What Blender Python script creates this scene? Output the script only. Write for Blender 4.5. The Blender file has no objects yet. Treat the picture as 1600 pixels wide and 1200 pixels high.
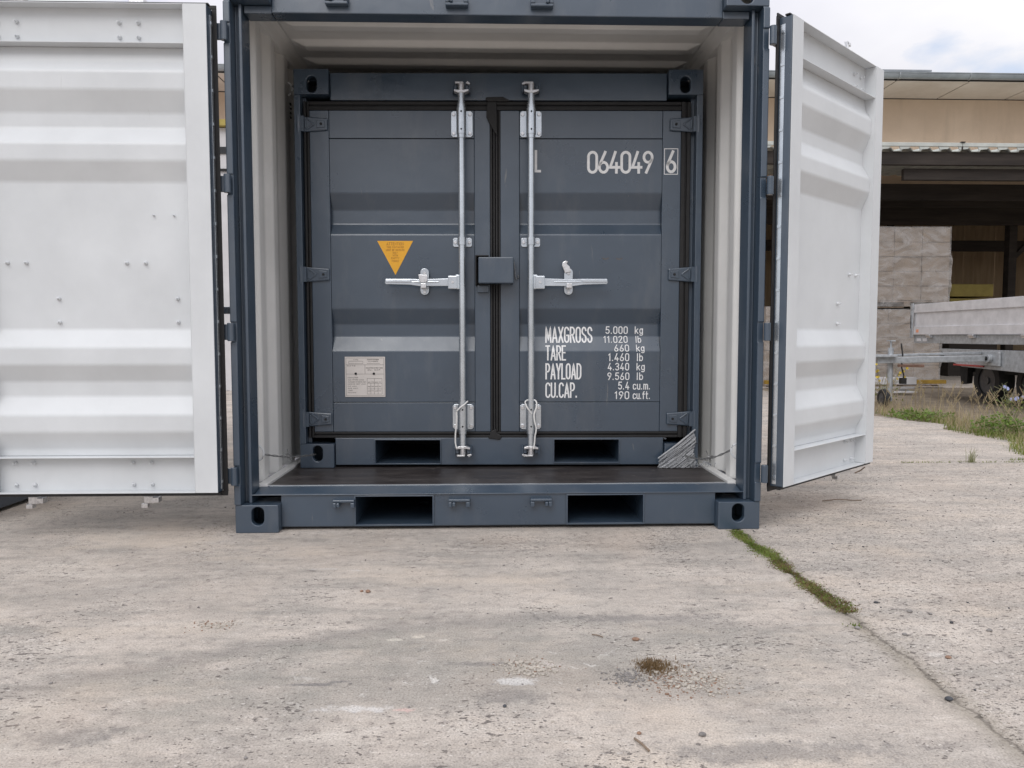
import bpy, bmesh, math, random
from mathutils import Vector, Matrix
random.seed(7)
R = random.Random(11)
scene = bpy.context.scene
C = scene.collection

# ------------------------------------------------------------------ camera
CX, CY, CZ = -0.0442, -3.1576, 0.8175
YAW, PITCH, ROLL, FPX = 0.0298, 0.0626, -0.0007, 1191.58
cy_, sy_ = math.cos(YAW), math.sin(YAW); cp_, sp_ = math.cos(PITCH), math.sin(PITCH)
vF = Vector((sy_*cp_, cy_*cp_, -sp_)); vR = Vector((cy_, -sy_, 0)); vU = vR.cross(vF)
cr_, sr_ = math.cos(ROLL), math.sin(ROLL)
vR, vU = cr_*vR + sr_*vU, -sr_*vR + cr_*vU
cam_d = bpy.data.cameras.new('camera'); cam = bpy.data.objects.new('camera', cam_d); C.objects.link(cam)
cam_d.sensor_width = 36; cam_d.lens = FPX/1600*36; cam_d.clip_start = 0.05; cam_d.clip_end = 2000
m = Matrix.Identity(4)
for i in range(3):
    m[i][0], m[i][1], m[i][2] = vR[i], vU[i], -vF[i]
m[0][3], m[1][3], m[2][3] = CX, CY, CZ
cam.matrix_world = m
scene.camera = cam

# ------------------------------------------------------------------ sky
SUN_EL, SUN_AZ = math.radians(42), math.radians(203)   # azimuth from +Y clockwise: behind the viewer, a little left
world = bpy.data.worlds.new('World'); scene.world = world; world.use_nodes = True
nt = world.node_tree; nt.nodes.clear()
def wn(t, **k):
    n = nt.nodes.new(t)
    for a, b in k.items(): setattr(n, a, b)
    return n
out = wn('ShaderNodeOutputWorld'); mixs = wn('ShaderNodeMixShader')
sky = wn('ShaderNodeTexSky', sky_type='NISHITA', sun_disc=False, sun_elevation=SUN_EL, sun_rotation=SUN_AZ)
bg1 = wn('ShaderNodeBackground'); bg1.inputs['Strength'].default_value = 0.15
bg2 = wn('ShaderNodeBackground'); bg2.inputs['Strength'].default_value = 0.93
tc = wn('ShaderNodeTexCoord'); mp = wn('ShaderNodeMapping'); mp.inputs['Scale'].default_value = (1, 1, 2.2)
mp.inputs['Location'].default_value = (0.50, 6.82, 5.32)
n1 = wn('ShaderNodeTexNoise'); n1.inputs['Scale'].default_value = 2.6; n1.inputs['Detail'].default_value = 7; n1.inputs['Roughness'].default_value = .55
r1 = wn('ShaderNodeValToRGB'); r1.color_ramp.elements[0].position = .36; r1.color_ramp.elements[0].color = (.34, .34, .34, 1); r1.color_ramp.elements[1].position = .47
n2 = wn('ShaderNodeTexNoise'); n2.inputs['Scale'].default_value = 1.7; n2.inputs['Detail'].default_value = 6
r2 = wn('ShaderNodeValToRGB'); r2.color_ramp.elements[0].position = .3; r2.color_ramp.elements[0].color = (.80, .80, .90, 1)
r2.color_ramp.elements[1].position = .68; r2.color_ramp.elements[1].color = (1.22, 1.21, 1.22, 1)
L = nt.links.new
L(tc.outputs['Generated'], mp.inputs[0]); L(mp.outputs[0], n1.inputs[0]); L(mp.outputs[0], n2.inputs[0])
sx_ = wn('ShaderNodeSeparateXYZ'); L(tc.outputs['Generated'], sx_.inputs[0])
gz = wn('ShaderNodeMath', operation='MULTIPLY_ADD', use_clamp=False); mx_ = wn('ShaderNodeMath', operation='MAXIMUM'); mx_.inputs[1].default_value = 0
L(sx_.outputs[2], mx_.inputs[0]); L(mx_.outputs[0], gz.inputs[0]); gz.inputs[1].default_value = .90; gz.inputs[2].default_value = .60   # overcast sky brightens towards the zenith
gm = wn('ShaderNodeVectorMath', operation='SCALE'); L(r2.outputs[0], gm.inputs[0]); L(gz.outputs[0], gm.inputs['Scale'])
L(n1.outputs[0], r1.inputs[0]); L(n2.outputs[0], r2.inputs[0]); L(gm.outputs[0], bg2.inputs[0]); L(sky.outputs[0], bg1.inputs[0])
L(r1.outputs[0], mixs.inputs[0]); L(bg1.outputs[0], mixs.inputs[1]); L(bg2.outputs[0], mixs.inputs[2]); L(mixs.outputs[0], out.inputs[0])
sun_d = bpy.data.lights.new('sun', 'SUN'); sun_d.energy = .95; sun_d.angle = math.radians(32); sun_d.color = (1, .98, .95)
sun = bpy.data.objects.new('sun', sun_d); C.objects.link(sun)
sd = Vector((math.sin(SUN_AZ)*math.cos(SUN_EL), math.cos(SUN_AZ)*math.cos(SUN_EL), math.sin(SUN_EL)))
sun.rotation_euler = sd.to_track_quat('Z', 'Y').to_euler()
vs = scene.view_settings; vs.view_transform = 'Standard'; vs.look = 'None'; vs.exposure = 0.15; vs.gamma = 1; vs.use_curve_mapping = False

# ------------------------------------------------------------------ materials
class NB:
    def __init__(s, name):
        s.m = bpy.data.materials.new(name); s.m.use_nodes = True; s.t = s.m.node_tree; s.t.nodes.clear()
        s.out = s.t.nodes.new('ShaderNodeOutputMaterial'); s.p = s.t.nodes.new('ShaderNodeBsdfPrincipled')
        s.t.links.new(s.p.outputs[0], s.out.inputs[0]); s.tc = s.t.nodes.new('ShaderNodeTexCoord'); s.geo = s.t.nodes.new('ShaderNodeNewGeometry')
    def n(s, t, **k):
        n = s.t.nodes.new(t)
        for a, b in k.items(): setattr(n, a, b)
        return n
    def l(s, a, b): s.t.links.new(a, b)
    def pos(s, scale=(1, 1, 1), loc=(0, 0, 0), rot=(0, 0, 0)):
        mp = s.n('ShaderNodeMapping'); mp.inputs['Scale'].default_value = scale; mp.inputs['Location'].default_value = loc; mp.inputs['Rotation'].default_value = rot
        s.l(s.geo.outputs['Position'], mp.inputs[0]); return mp.outputs[0]
    def noise(s, scale, detail=4, rough=.55, vec=None, dist=0):
        n = s.n('ShaderNodeTexNoise'); n.inputs['Scale'].default_value = scale; n.inputs['Detail'].default_value = detail
        n.inputs['Roughness'].default_value = rough; n.inputs['Distortion'].default_value = dist
        s.l(vec if vec else s.geo.outputs['Position'], n.inputs['Vector']); return n.outputs[0]
    def ramp(s, v, stops):
        r = s.n('ShaderNodeValToRGB'); e = r.color_ramp.elements
        while len(e) < len(stops): e.new(.5)
        for i, (p, c) in enumerate(stops):
            e[i].position = p; e[i].color = (c, c, c, 1) if not isinstance(c, tuple) else (*c, 1)
        s.l(v, r.inputs[0]); return r.outputs[0]
    def mix(s, f, a, b, mode='MIX'):
        x = s.n('ShaderNodeMix', data_type='RGBA', blend_type=mode)
        for sock, v in ((x.inputs[0], f), (x.inputs[6], a), (x.inputs[7], b)):
            if isinstance(v, (int, float)): sock.default_value = v
            elif isinstance(v, tuple): sock.default_value = (*v, 1)
            else: s.l(v, sock)
        return x.outputs[2]
    def math(s, op, a, b=0, c=0, clamp=False):
        x = s.n('ShaderNodeMath', operation=op, use_clamp=clamp)
        for i, v in enumerate((a, b, c)):
            if isinstance(v, (int, float)): x.inputs[i].default_value = v
            else: s.l(v, x.inputs[i])
        return x.outputs[0]
    def set(s, color=None, rough=None, metal=None, spec=None):
        for k, v in (('Base Color', color), ('Roughness', rough), ('Metallic', metal), ('Specular IOR Level', spec)):
            if v is None: continue
            i = s.p.inputs[k]
            if isinstance(v, (int, float)): i.default_value = v
            elif isinstance(v, tuple): i.default_value = (*v, 1)
            else: s.l(v, i)
    def bump(s, h, strength=.3, dist=.01, prev=None):
        b = s.n('ShaderNodeBump'); b.inputs['Strength'].default_value = strength; b.inputs['Distance'].default_value = dist
        s.l(h, b.inputs['Height'])
        if prev: s.l(prev, b.inputs['Normal'])
        s.l(b.outputs[0], s.p.inputs['Normal']); return b.outputs[0]

M = {}
def paint(name, col, rough, wear, wave=.12, spec=.5, dust=.0):
    b = NB(name)
    n = b.noise(3.2, 5, .6); d = b.noise(38, 4, .6)
    c = b.mix(b.ramp(n, [(.3, 0.), (.75, 1.)]), tuple(x*.93 for x in col), tuple(min(1, x*1.07) for x in col))
    sp = b.ramp(b.noise(75, 3, .7), [(.70, 0.), (.76, 1.)])
    sc = b.math('MULTIPLY', sp, b.ramp(b.noise(2.3, 3), [(.52, 0.), (.68, 1.)]))
    c = b.mix(b.math('MULTIPLY', sc, wear), c, (.30, .29, .28))
    du = b.noise(1, 7, .72, b.pos((5, 5, 1.3))); c = b.mix(b.math('MULTIPLY', b.ramp(du, [(.52, 0.), (.75, 1.)]), dust), c, (.26, .25, .235))
    sc2 = b.noise(1, 4, .6, b.pos((22, 22, 3), (4, 1, 2), (0, .5, 0)), .6); c = b.mix(b.math('MULTIPLY', b.ramp(sc2, [(.70, 0.), (.73, 1.)]), dust*3), c, (.22, .21, .20))
    b.set(c, b.ramp(n, [(.3, rough-.05), (.7, rough+.08)]), 0, spec)
    nb = b.bump(b.noise(5.5, 2, .5), wave, .02)
    b.bump(d, .08, .003, nb)
    return b.m
M['navy'] = paint('anthracite_paint', (.040, .063, .094), .30, .25, .16, 1.0, .16)
M['cream_lifted'] = paint('cream_paint_brightened', (.73, .725, .705), .45, .05, .05, .5, .03)  # lining paint, albedo raised above the door white to brighten the dim interior
M['white'] = paint('white_paint', (.63, .65, .665), .42, .0, .09, .5, .035)
def simple(name, col, rough=.6, metal=0, nscale=20, var=.15, bump=.1, bd=.004, spec=.5):
    b = NB(name); n = b.noise(nscale, 5, .6)
    c = b.mix(b.ramp(n, [(.3, 0.), (.7, 1.)]), tuple(x*(1-var) for x in col), tuple(min(1, x*(1+var)) for x in col))
    b.set(c, rough, metal, spec)
    if bump: b.bump(n, bump, bd)
    return b.m
M['rubber'] = simple('black_rubber', (.011, .0105, .011), .6, 0, 30, .3)
M['galv'] = simple('galvanised_steel', (.60, .64, .68), .26, .85, 7, .14, .05, .002)
M['zinc'] = simple('zinc_plated_steel', (.72, .72, .73), .30, .85, 90, .2, .15, .002)
M['trailer'] = simple('dull_trailer_aluminium', (.64, .64, .66), .42, .2, 9, .12, .05)
M['trailer_galv'] = simple('weathered_galvanised_frame', (.40, .42, .44), .5, .4, 25, .22, .1)
M['wire'] = simple('steel_wire', (.33, .33, .33), .45, .6, 60, .3)
M['whitewire'] = simple('white_plastic_tie', (.75, .74, .72), .4, 0, 60, .1)
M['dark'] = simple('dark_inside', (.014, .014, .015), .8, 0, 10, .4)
M['tyre'] = simple('tyre_rubber', (.022, .022, .023), .75, 0, 40, .3)
M['yellow'] = simple('yellow_sticker', (.80, .40, .025), .45, 0, 6, .05, 0)
M['plate'] = simple('printed_metal_plate', (.62, .58, .55), .35, .1, 14, .05, 0)
M['ink'] = simple('dark_print', (.10, .09, .085), .5, 0, 30, .2, 0)
M['brownink'] = simple('brown_print', (.42, .19, .02), .5, 0, 30, .2, 0)
M['marking'] = simple('white_marking_paint', (.80, .80, .80), .45, 0, 60, .06, .05)
M['gutter'] = simple('grey_gutter_metal', (.30, .325, .345), .42, .3, 4, .2, .05)
M['render_wall'] = None
b = NB('beige_render'); n = b.noise(.9, 6, .62); v = b.noise(1, 5, .6, b.pos((3, 3, .35)))
c = b.mix(b.ramp(n, [(.3, 0.), (.75, 1.)]), (.56, .43, .32), (.70, .555, .425)); c = b.mix(b.math('MULTIPLY', b.ramp(v, [(.5, 0.), (.8, 1.)]), .35), c, (.30, .23, .16))
b.set(c, .9); b.bump(b.noise(60, 4), .25, .01); M['render_wall'] = b.m
b = NB('soffit_board'); n = b.noise(1.5, 6, .65)
b.set(b.mix(b.ramp(n, [(.35, 0.), (.75, 1.)]), (.58, .50, .42), (.72, .64, .56)), .85); b.bump(n, .1, .01); M['soffit'] = b.m
M['annex'] = simple('white_render', (.60, .59, .60), .85, 0, 3, .08)
M['glass'] = simple('dark_window_glass', (.02, .022, .025), .12, 0, 5, .1, 0)
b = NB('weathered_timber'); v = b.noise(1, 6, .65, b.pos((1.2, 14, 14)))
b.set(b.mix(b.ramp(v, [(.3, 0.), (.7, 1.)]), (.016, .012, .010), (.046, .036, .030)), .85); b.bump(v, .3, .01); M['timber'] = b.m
b = NB('brown_boarding'); v = b.noise(1, 6, .65, b.pos((9, 9, .8)))
b.set(b.mix(b.ramp(v, [(.3, 0.), (.7, 1.)]), (.36, .26, .16), (.54, .41, .27)), .85); b.bump(v, .3, .01); M['board'] = b.m
M['sheet'] = simple('pale_corrugated_sheet', (.50, .52, .49), .6, 0, 5, .15)
M['greensheet'] = simple('green_sheet_edge', (.05, .085, .06), .7, 0, 8, .3)
M['carton'] = simple('brown_carton', (.25, .195, .145), .85, 0, 5, .18, .1)
M['palletwood'] = simple('pallet_wood', (.20, .15, .11), .9, 0, 12, .3, .3)
M['yellowsteel'] = simple('yellow_painted_steel', (.28, .17, .02), .55, 0, 10, .3)
M['olive'] = simple('olive_yellow_foam', (.34, .27, .07), .7, 0, 5, .2)
M['rim'] = simple('dark_wheel_rim', (.10, .10, .105), .5, .3, 20, .2)
M['red'] = simple('red_band', (.35, .05, .045), .5)
M['orange'] = simple('orange_reflector', (.75, .33, .2), .5)
M['wood_handle'] = simple('pinkish_wood_rod', (.48, .30, .24), .6)
M['mesh_film'] = None
def film(name, alpha, streak, col):
    b = NB(name)
    w = b.noise(1, 6, .6, b.pos(streak), 2.2)
    b.set(col, .20, 0, .7); b.bump(w, .45, .03 if streak[0] > 10 else .012)
    a = b.ramp(w, [(.35, alpha*.55), (.62, min(1, alpha*1.6))])
    b.l(a, b.p.inputs['Alpha']); return b.m
M['film'] = film('clear_stretch_film', .30, (2.2, 2.2, 5), (.56, .53, .51))
M['filmwedge'] = film('bunched_stretch_film', .45, (40, 40, 40), (.48, .49, .51))
M['strand'] = simple('film_strands', (.36, .37, .385), .25, 0, 60, .1)
# plywood floor
b = NB('dark_plywood_floor')
n = b.noise(4, 6, .65, b.pos((1, 2.5, 1))); s = b.ramp(b.noise(26, 5, .7), [(.60, 0.), (.72, 1.)])
c = b.mix(b.ramp(n, [(.3, 0.), (.75, 1.)]), (.026, .021, .021), (.062, .054, .052)); c = b.mix(b.math('MULTIPLY', s, .55), c, (.21, .19, .18)); lr = b.noise(1, 5, .7, b.pos((3, 14, 1), (2, 2, 0))); c = b.mix(b.math('MULTIPLY', b.ramp(lr, [(.5, 0.), (.68, 1.)]), .45), c, (.13, .115, .11))
b.set(c, b.ramp(n, [(.3, .30), (.7, .5)]), 0, .5); b.bump(b.noise(160, 3), .15, .002); M['ply'] = b.m
# concrete
def concrete():
    b = NB('worn_concrete')
    P = b.geo.outputs['Position']
    sep = b.n('ShaderNodeSeparateXYZ'); b.l(P, sep.inputs[0]); X, Y = sep.outputs[0], sep.outputs[1]
    rightslab = b.ramp(X, [(.0, 0.), (1., 1.)]); rightslab = b.math('GREATER_THAN', X, 1.0)
    big = b.noise(.55, 6, .62); mid = b.noise(2.6, 7, .68); fine = b.noise(26, 6, .72); vf = b.noise(120, 4, .7)
    streak = b.noise(1, 9, .74, b.pos((1.5, 6.5, 1), (0, 0, 0), (0, 0, math.radians(-7))))
    streak2 = b.noise(1, 8, .76, b.pos((6, 30, 1), (3, 1, 0), (0, 0, math.radians(-5))))
    c = b.mix(b.ramp(big, [(.3, 0.), (.72, 1.)]), (.445, .395, .354), (.60, .543, .493))
    c = b.mix(b.ramp(mid, [(.32, .0), (.70, 1.)]), b.mix(1, c, (.80, .81, .81), 'MULTIPLY'), b.mix(1, c, (1.10, 1.08, 1.05), 'MULTIPLY'))
    c = b.mix(b.math('MULTIPLY', b.ramp(streak, [(.32, 1.), (.50, 0.)]), .72), c, (.255, .245, .225))
    c = b.mix(b.math('MULTIPLY', b.ramp(streak, [(.52, 0.), (.66, 1.)]), .55), c, (.66, .605, .54))
    c = b.mix(b.math('MULTIPLY', b.ramp(streak2, [(.30, 1.), (.48, 0.)]), .50), c, (.28, .26, .235))
    c = b.mix(b.math('MULTIPLY', b.ramp(fine, [(.36, 1.), (.47, 0.)]), .55), c, (.25, .22, .205))
    c = b.mix(b.math('MULTIPLY', b.ramp(fine, [(.55, 0.), (.68, 1.)]), .45), c, (.68, .62, .575))
    # grey worn patch and the curved dark wheel mark in front of the container
    curve = b.math('ADD', b.math('MULTIPLY', X, b.math('MULTIPLY', X, -.22)), b.math('MULTIPLY', X, .10))
    dd = b.math('SUBTRACT', Y, b.math('ADD', curve, -1.02)); dd = b.math('ADD', dd, b.math('MULTIPLY', b.math('SUBTRACT', mid, .5), .26))
    band = b.ramp(b.math('ABSOLUTE', dd), [(.0, 1.), (.075, 0.)])
    lim = b.ramp(b.math('MULTIPLY', b.math('ADD', X, 2.0), .25), [(.1, 0.), (.3, 1.), (.64, .9), (.76, .0)])
    c = b.mix(b.math('MULTIPLY', b.math('MULTIPLY', band, lim), .50), c, (.20, .19, .18))
    zone = b.math('MULTIPLY', b.math('MULTIPLY', b.ramp(b.math('MULTIPLY', dd, -1), [(.0, 0.), (.03, 1.), (.30, .8), (.55, 0.)]), lim), b.ramp(b.noise(5, 7, .72, b.pos((1, 1.8, 1))), [(.38, 0.), (.60, 1.)]))
    c = b.mix(b.math('MULTIPLY', zone, .48), c, (.27, .265, .235))
    z2 = b.math('MULTIPLY', b.ramp(b.noise(1, 6, .7, b.pos((.9, 1.6, 1), (8, 2, 0))), [(.50, 0.), (.66, 1.)]), .42)
    c = b.mix(z2, c, (.285, .27, .25))
    z3 = b.math('MULTIPLY', b.ramp(b.noise(1, 6, .7, b.pos((1.1, 2.2, 1), (1, 7, 0))), [(.52, 0.), (.66, 1.)]), .5)
    c = b.mix(z3, c, (.62, .53, .44))
    # lichen-grey scraped area
    ex = b.math('DIVIDE', b.math('ADD', X, .05), .75); ey = b.math('DIVIDE', b.math('ADD', Y, 1.36), .22)
    el = b.math('SQRT', b.math('ADD', b.math('MULTIPLY', ex, ex), b.math('MULTIPLY', ey, ey)))
    el = b.math('ADD', el, b.math('MULTIPLY', b.math('SUBTRACT', mid, .5), 1.6))
    patch = b.ramp(el, [(.35, 1.), (1., 0.)])
    c = b.mix(b.math('MULTIPLY', patch, .42), c, (.245, .235, .215))
    wsp = b.ramp(b.noise(17, 6, .75, None, .8), [(.60, 0.), (.66, 1.)])
    c = b.mix(b.math('MULTIPLY', b.math('MULTIPLY', wsp, patch), .75), c, (.68, .655, .62))
    # pits: irregular, sizes mixed, denser on the right hand slab and in patches
    reg = b.math('MAXIMUM', b.ramp(b.noise(2.1, 4, .6), [(.46, 0.), (.62, 1.)]), b.math('MULTIPLY', rightslab, .85))
    pa = b.noise(1, 3, .5, b.pos((34, 62, 1))); pb = b.noise(1, 2, .5, b.pos((90, 150, 1), (4, 9, 0)))
    thr = b.math('ADD', .305, b.math('MULTIPLY', reg, .085))
    pit1 = b.math('MULTIPLY', b.math('SUBTRACT', thr, pa), 28, clamp=True)
    pit2 = b.math('MULTIPLY', b.math('SUBTRACT', b.math('ADD', thr, .005), pb), 28, clamp=True)
    pit = b.math('MAXIMUM', pit1, pit2)
    c = b.mix(b.math('MULTIPLY', pit, .80), c, (.115, .10, .095))
    lo = b.noise(1, 3, .5, b.pos((60, 110, 1), (2, 5, 0)))
    sp = b.math('MULTIPLY', b.math('SUBTRACT', lo, b.math('SUBTRACT', .70, b.math('MULTIPLY', reg, .07))), 25, clamp=True)
    c = b.mix(b.math('MULTIPLY', sp, .7), c, (.72, .68, .63))
    # paint or plaster splashes, worn pale
    for (qx, qy, rx, ry, col) in ((-.33, -1.52, .085, .020, (.72, .70, .68)), (-.235, -1.528, .03, .010, (.66, .45, .41)), (.02, -1.395, .055, .022, (.70, .70, .69)), (.085, -1.31, .06, .030, (.62, .57, .54)), (-.52, -.52, .035, .012, (.62, .59, .56)),
                                  (-.24, -1.12, .018, .010, (.70, .64, .55)), (-.30, -1.14, .025, .008, (.66, .62, .54)), (-.17, -1.145, .02, .008, (.64, .60, .54)), (.02, -1.80, .05, .02, (.68, .66, .63)), (1.10, -1.28, .02, .02, (.66, .62, .57)), (-.62, -.50, .05, .012, (.58, .55, .52))):
        ax = b.math('DIVIDE', b.math('SUBTRACT', X, qx), rx); ay = b.math('DIVIDE', b.math('SUBTRACT', Y, qy), ry)
        e_ = b.math('ADD', b.math('SQRT', b.math('ADD', b.math('MULTIPLY', ax, ax), b.math('MULTIPLY', ay, ay))), b.math('ADD', b.math('MULTIPLY', b.math('SUBTRACT', fine, .5), 3.6), b.math('MULTIPLY', b.math('SUBTRACT', mid, .5), 2.4)))
        c = b.mix(b.math('MULTIPLY', b.ramp(e_, [(.5, 1.), (1.05, 0.)]), .60), c, col)
    # dark scrapes
    for (qx, qy, rx, ry) in ((-.47, -1.40, .07, .010), (-.40, -1.385, .03, .008), (.0, -1.47, .10, .05), (-.05, -1.30, .10, .018), (.40, -1.00, .35, .035), (-.9, -1.62, .12, .05), (.5, -1.72, .30, .05)):
        ax = b.math('DIVIDE', b.math('SUBTRACT', X, qx), rx); ay = b.math('DIVIDE', b.math('SUBTRACT', Y, qy), ry)
        e_ = b.math('ADD', b.math('SQRT', b.math('ADD', b.math('MULTIPLY', ax, ax), b.math('MULTIPLY', ay, ay))), b.math('MULTIPLY', b.math('SUBTRACT', fine, .5), 2.6))
        c = b.mix(b.math('MULTIPLY', b.ramp(e_, [(.45, 1.), (1., 0.)]), .50 if rx > .08 else .75), c, (.20, .19, .185))
    gr = b.noise(210, 3, .7); c = b.mix(b.ramp(gr, [(.30, 1.), (.50, 0.)]), c, b.mix(1, c, (.62, .60, .58), 'MULTIPLY')); c = b.mix(b.ramp(gr, [(.52, 0.), (.70, 1.)]), c, b.mix(1, c, (1.28, 1.27, 1.26), 'MULTIPLY'))
    # reddish rust bloom
    c = b.mix(b.math('MULTIPLY', b.ramp(b.noise(1.3, 4, .5, b.pos((1, 1, 1), (5, 2, 0))), [(.55, 0.), (.75, 1.)]), .28), c, (.50, .385, .30))
    # dirt in the joints
    for val in (1.0,):
        jd = b.math('ABSOLUTE', b.math('SUBTRACT', b.math('ADD', X, b.math('MULTIPLY', b.math('SUBTRACT', b.noise(9, 4), .5), .06)), val))
        c = b.mix(b.math('MULTIPLY', b.ramp(jd, [(.0, 1.), (.055, 0.)]), .55), c, (.27, .24, .19))
        jl = b.math('ABSOLUTE', b.math('SUBTRACT', b.math('ADD', X, b.math('MULTIPLY', b.math('SUBTRACT', b.noise(5, 6, .7), .5), .10)), 1.012)); c = b.mix(b.math('MULTIPLY', b.ramp(jl, [(.0015, 1.), (.006, 0.)]), .7), c, (.11, .095, .08))
    b.set(c, .88, 0, .3)
    nb = b.bump(b.math('ADD', b.math('MULTIPLY', streak, .8), mid), .22, .03)
    nb = b.bump(b.math('SUBTRACT', fine, b.math('MULTIPLY', pit, 1.2)), .6, .006, nb)
    b.bump(vf, .4, .002, nb)
    return b.m
M['concrete'] = concrete()
b = NB('dry_soil'); n = b.noise(6, 7, .7)
b.set(b.mix(b.ramp(n, [(.3, 0.), (.7, 1.)]), (.13, .10, .07), (.30, .25, .19)), .95); b.bump(n, .6, .03); M['soil'] = b.m
def leafmat(name, a, c2):
    b = NB(name); n = b.noise(9, 3, .6)
    b.set(b.mix(b.ramp(n, [(.35, 0.), (.65, 1.)]), a, c2), .6, 0, .3)
    tr = b.n('ShaderNodeBsdfTranslucent'); tr.inputs[0].default_value = (*c2, 1); ms = b.n('ShaderNodeMixShader'); ms.inputs[0].default_value = .3
    b.l(b.p.outputs[0], ms.inputs[1]); b.l(tr.outputs[0], ms.inputs[2]); b.l(ms.outputs[0], b.out.inputs[0]); return b.m
M['straw'] = leafmat('dry_straw', (.34, .27, .16), (.52, .43, .28))
M['grass'] = leafmat('green_grass', (.12, .16, .035), (.24, .28, .07))
M['leaf'] = leafmat('leaf_green', (.09, .15, .03), (.20, .29, .06))
M['moss'] = leafmat('moss_green', (.12, .17, .03), (.24, .30, .07))
M['brownmoss'] = leafmat('brown_moss', (.12, .075, .035), (.24, .16, .08))
M['blue'] = simple('chicory_blue', (.38, .42, .66), .7)
M['yellowpetal'] = simple('yellow_petal', (.75, .55, .03), .7)
M['stem'] = leafmat('grey_green_stem', (.20, .22, .12), (.34, .34, .20))
M['stone_grey'] = simple('grey_stone', (.22, .205, .195), .85, 0, 60, .3, .3)
M['stone_pale'] = simple('pale_stone', (.43, .39, .34), .85, 0, 60, .25, .3)
M['stone_dark'] = simple('dark_stone', (.055, .058, .065), .75, 0, 60, .3, .3)
M['stone_brown'] = simple('brown_stone', (.26, .16, .11), .85, 0, 60, .3, .3)

# ------------------------------------------------------------------ mesh builder
class MB:
    def __init__(s): s.v = []; s.f = []
    def add(s, vs, fs):
        o = len(s.v); s.v += [tuple(v) for v in vs]; s.f += [tuple(i+o for i in f) for f in fs]; return s
    def box(s, x0, x1, y0, y1, z0, z1):
        v = [(x, y, z) for x in (x0, x1) for y in (y0, y1) for z in (z0, z1)]
        return s.add(v, [(0, 1, 3, 2), (4, 6, 7, 5), (0, 4, 5, 1), (2, 3, 7, 6), (0, 2, 6, 4), (1, 5, 7, 3)])
    def extr(s, poly, f, t0, t1):
        n = len(poly); v = [f(u, w, t0) for u, w in poly] + [f(u, w, t1) for u, w in poly]
        return s.add(v, [tuple(range(n)), tuple(range(2*n-1, n-1, -1))] + [(i, (i+1) % n, n+(i+1) % n, n+i) for i in range(n)])
    def sheet(s, line, f, t0, t1, th=None):          # open profile swept as a sheet
        n = len(line); v = [f(u, w, t0) for u, w in line] + [f(u, w, t1) for u, w in line]
        return s.add(v, [(i, i+1, n+i+1, n+i) for i in range(n-1)])
    def tube(s, pts, r, n=8, caps=True):
        pts = [Vector(p) for p in pts]; rings = []
        for i, p in enumerate(pts):
            d = (pts[min(i+1, len(pts)-1)] - pts[max(i-1, 0)]).normalized()
            a = Vector((0, 0, 1)) if abs(d.z) < .9 else Vector((1, 0, 0)); u = d.cross(a).normalized(); w = d.cross(u)
            rr = r[i] if isinstance(r, (list, tuple)) else r
            rings.append([p + rr*(math.cos(2*math.pi*k/n)*u + math.sin(2*math.pi*k/n)*w) for k in range(n)])
        v = [q for g in rings for q in g]; f = [(i*n+k, i*n+(k+1) % n, (i+1)*n+(k+1) % n, (i+1)*n+k) for i in range(len(pts)-1) for k in range(n)]
        if caps: f += [tuple(range(n))[::-1], tuple(range((len(pts)-1)*n, len(pts)*n))]
        return s.add(v, f)
    def plate(s, xs, zs, holes, y0, y1, xf=None):     # vertical plate (y0..y1) on a grid with rectangular holes
        def solid(i, j):
            if i < 0 or j < 0 or i >= len(xs)-1 or j >= len(zs)-1: return False
            cx, cz = (xs[i]+xs[i+1])/2, (zs[j]+zs[j+1])/2
            return not any(a < cx < b_ and c < cz < d for a, b_, c, d in holes)
        idx = {}; V = []; F = []
        def vid(i, j, k):
            if (i, j, k) not in idx: idx[(i, j, k)] = len(V); V.append((xs[i], (y0, y1)[k], zs[j]))
            return idx[(i, j, k)]
        for i in range(len(xs)-1):
            for j in range(len(zs)-1):
                if not solid(i, j): continue
                F.append((vid(i, j, 0), vid(i+1, j, 0), vid(i+1, j+1, 0), vid(i, j+1, 0)))
                F.append((vid(i, j, 1), vid(i, j+1, 1), vid(i+1, j+1, 1), vid(i+1, j, 1)))
                for di, dj, a, b_ in ((-1, 0, (i, j+1), (i, j)), (1, 0, (i+1, j), (i+1, j+1)), (0, -1, (i, j), (i+1, j)), (0, 1, (i+1, j+1), (i, j+1))):
                    if not solid(i+di, j+dj): F.append((vid(*a, 0), vid(*a, 1), vid(*b_, 1), vid(*b_, 0)))
        return s.add(V, F)
    def xform(s, fn): s.v = [tuple(fn(*v)) for v in s.v]; return s
    def mesh(s, name, recalc=True, smooth=False):
        me = bpy.data.meshes.new(name); me.from_pydata(s.v, [], s.f); me.update()
        if recalc:
            bm = bmesh.new(); bm.from_mesh(me); bmesh.ops.remove_doubles(bm, verts=bm.verts, dist=1e-6); bmesh.ops.recalc_face_normals(bm, faces=bm.faces); bm.to_mesh(me); bm.free()
        if smooth:
            for p in me.polygons: p.use_smooth = True
            try: me.set_sharp_from_angle(angle=math.radians(40))
            except Exception: pass
        return me
    def build(s, name, mat, parent=None, bevel=0, smooth=False, recalc=True, seg=2):
        me = s.mesh(name, recalc, smooth)
        return link(name, me, mat, parent, bevel, seg)
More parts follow.
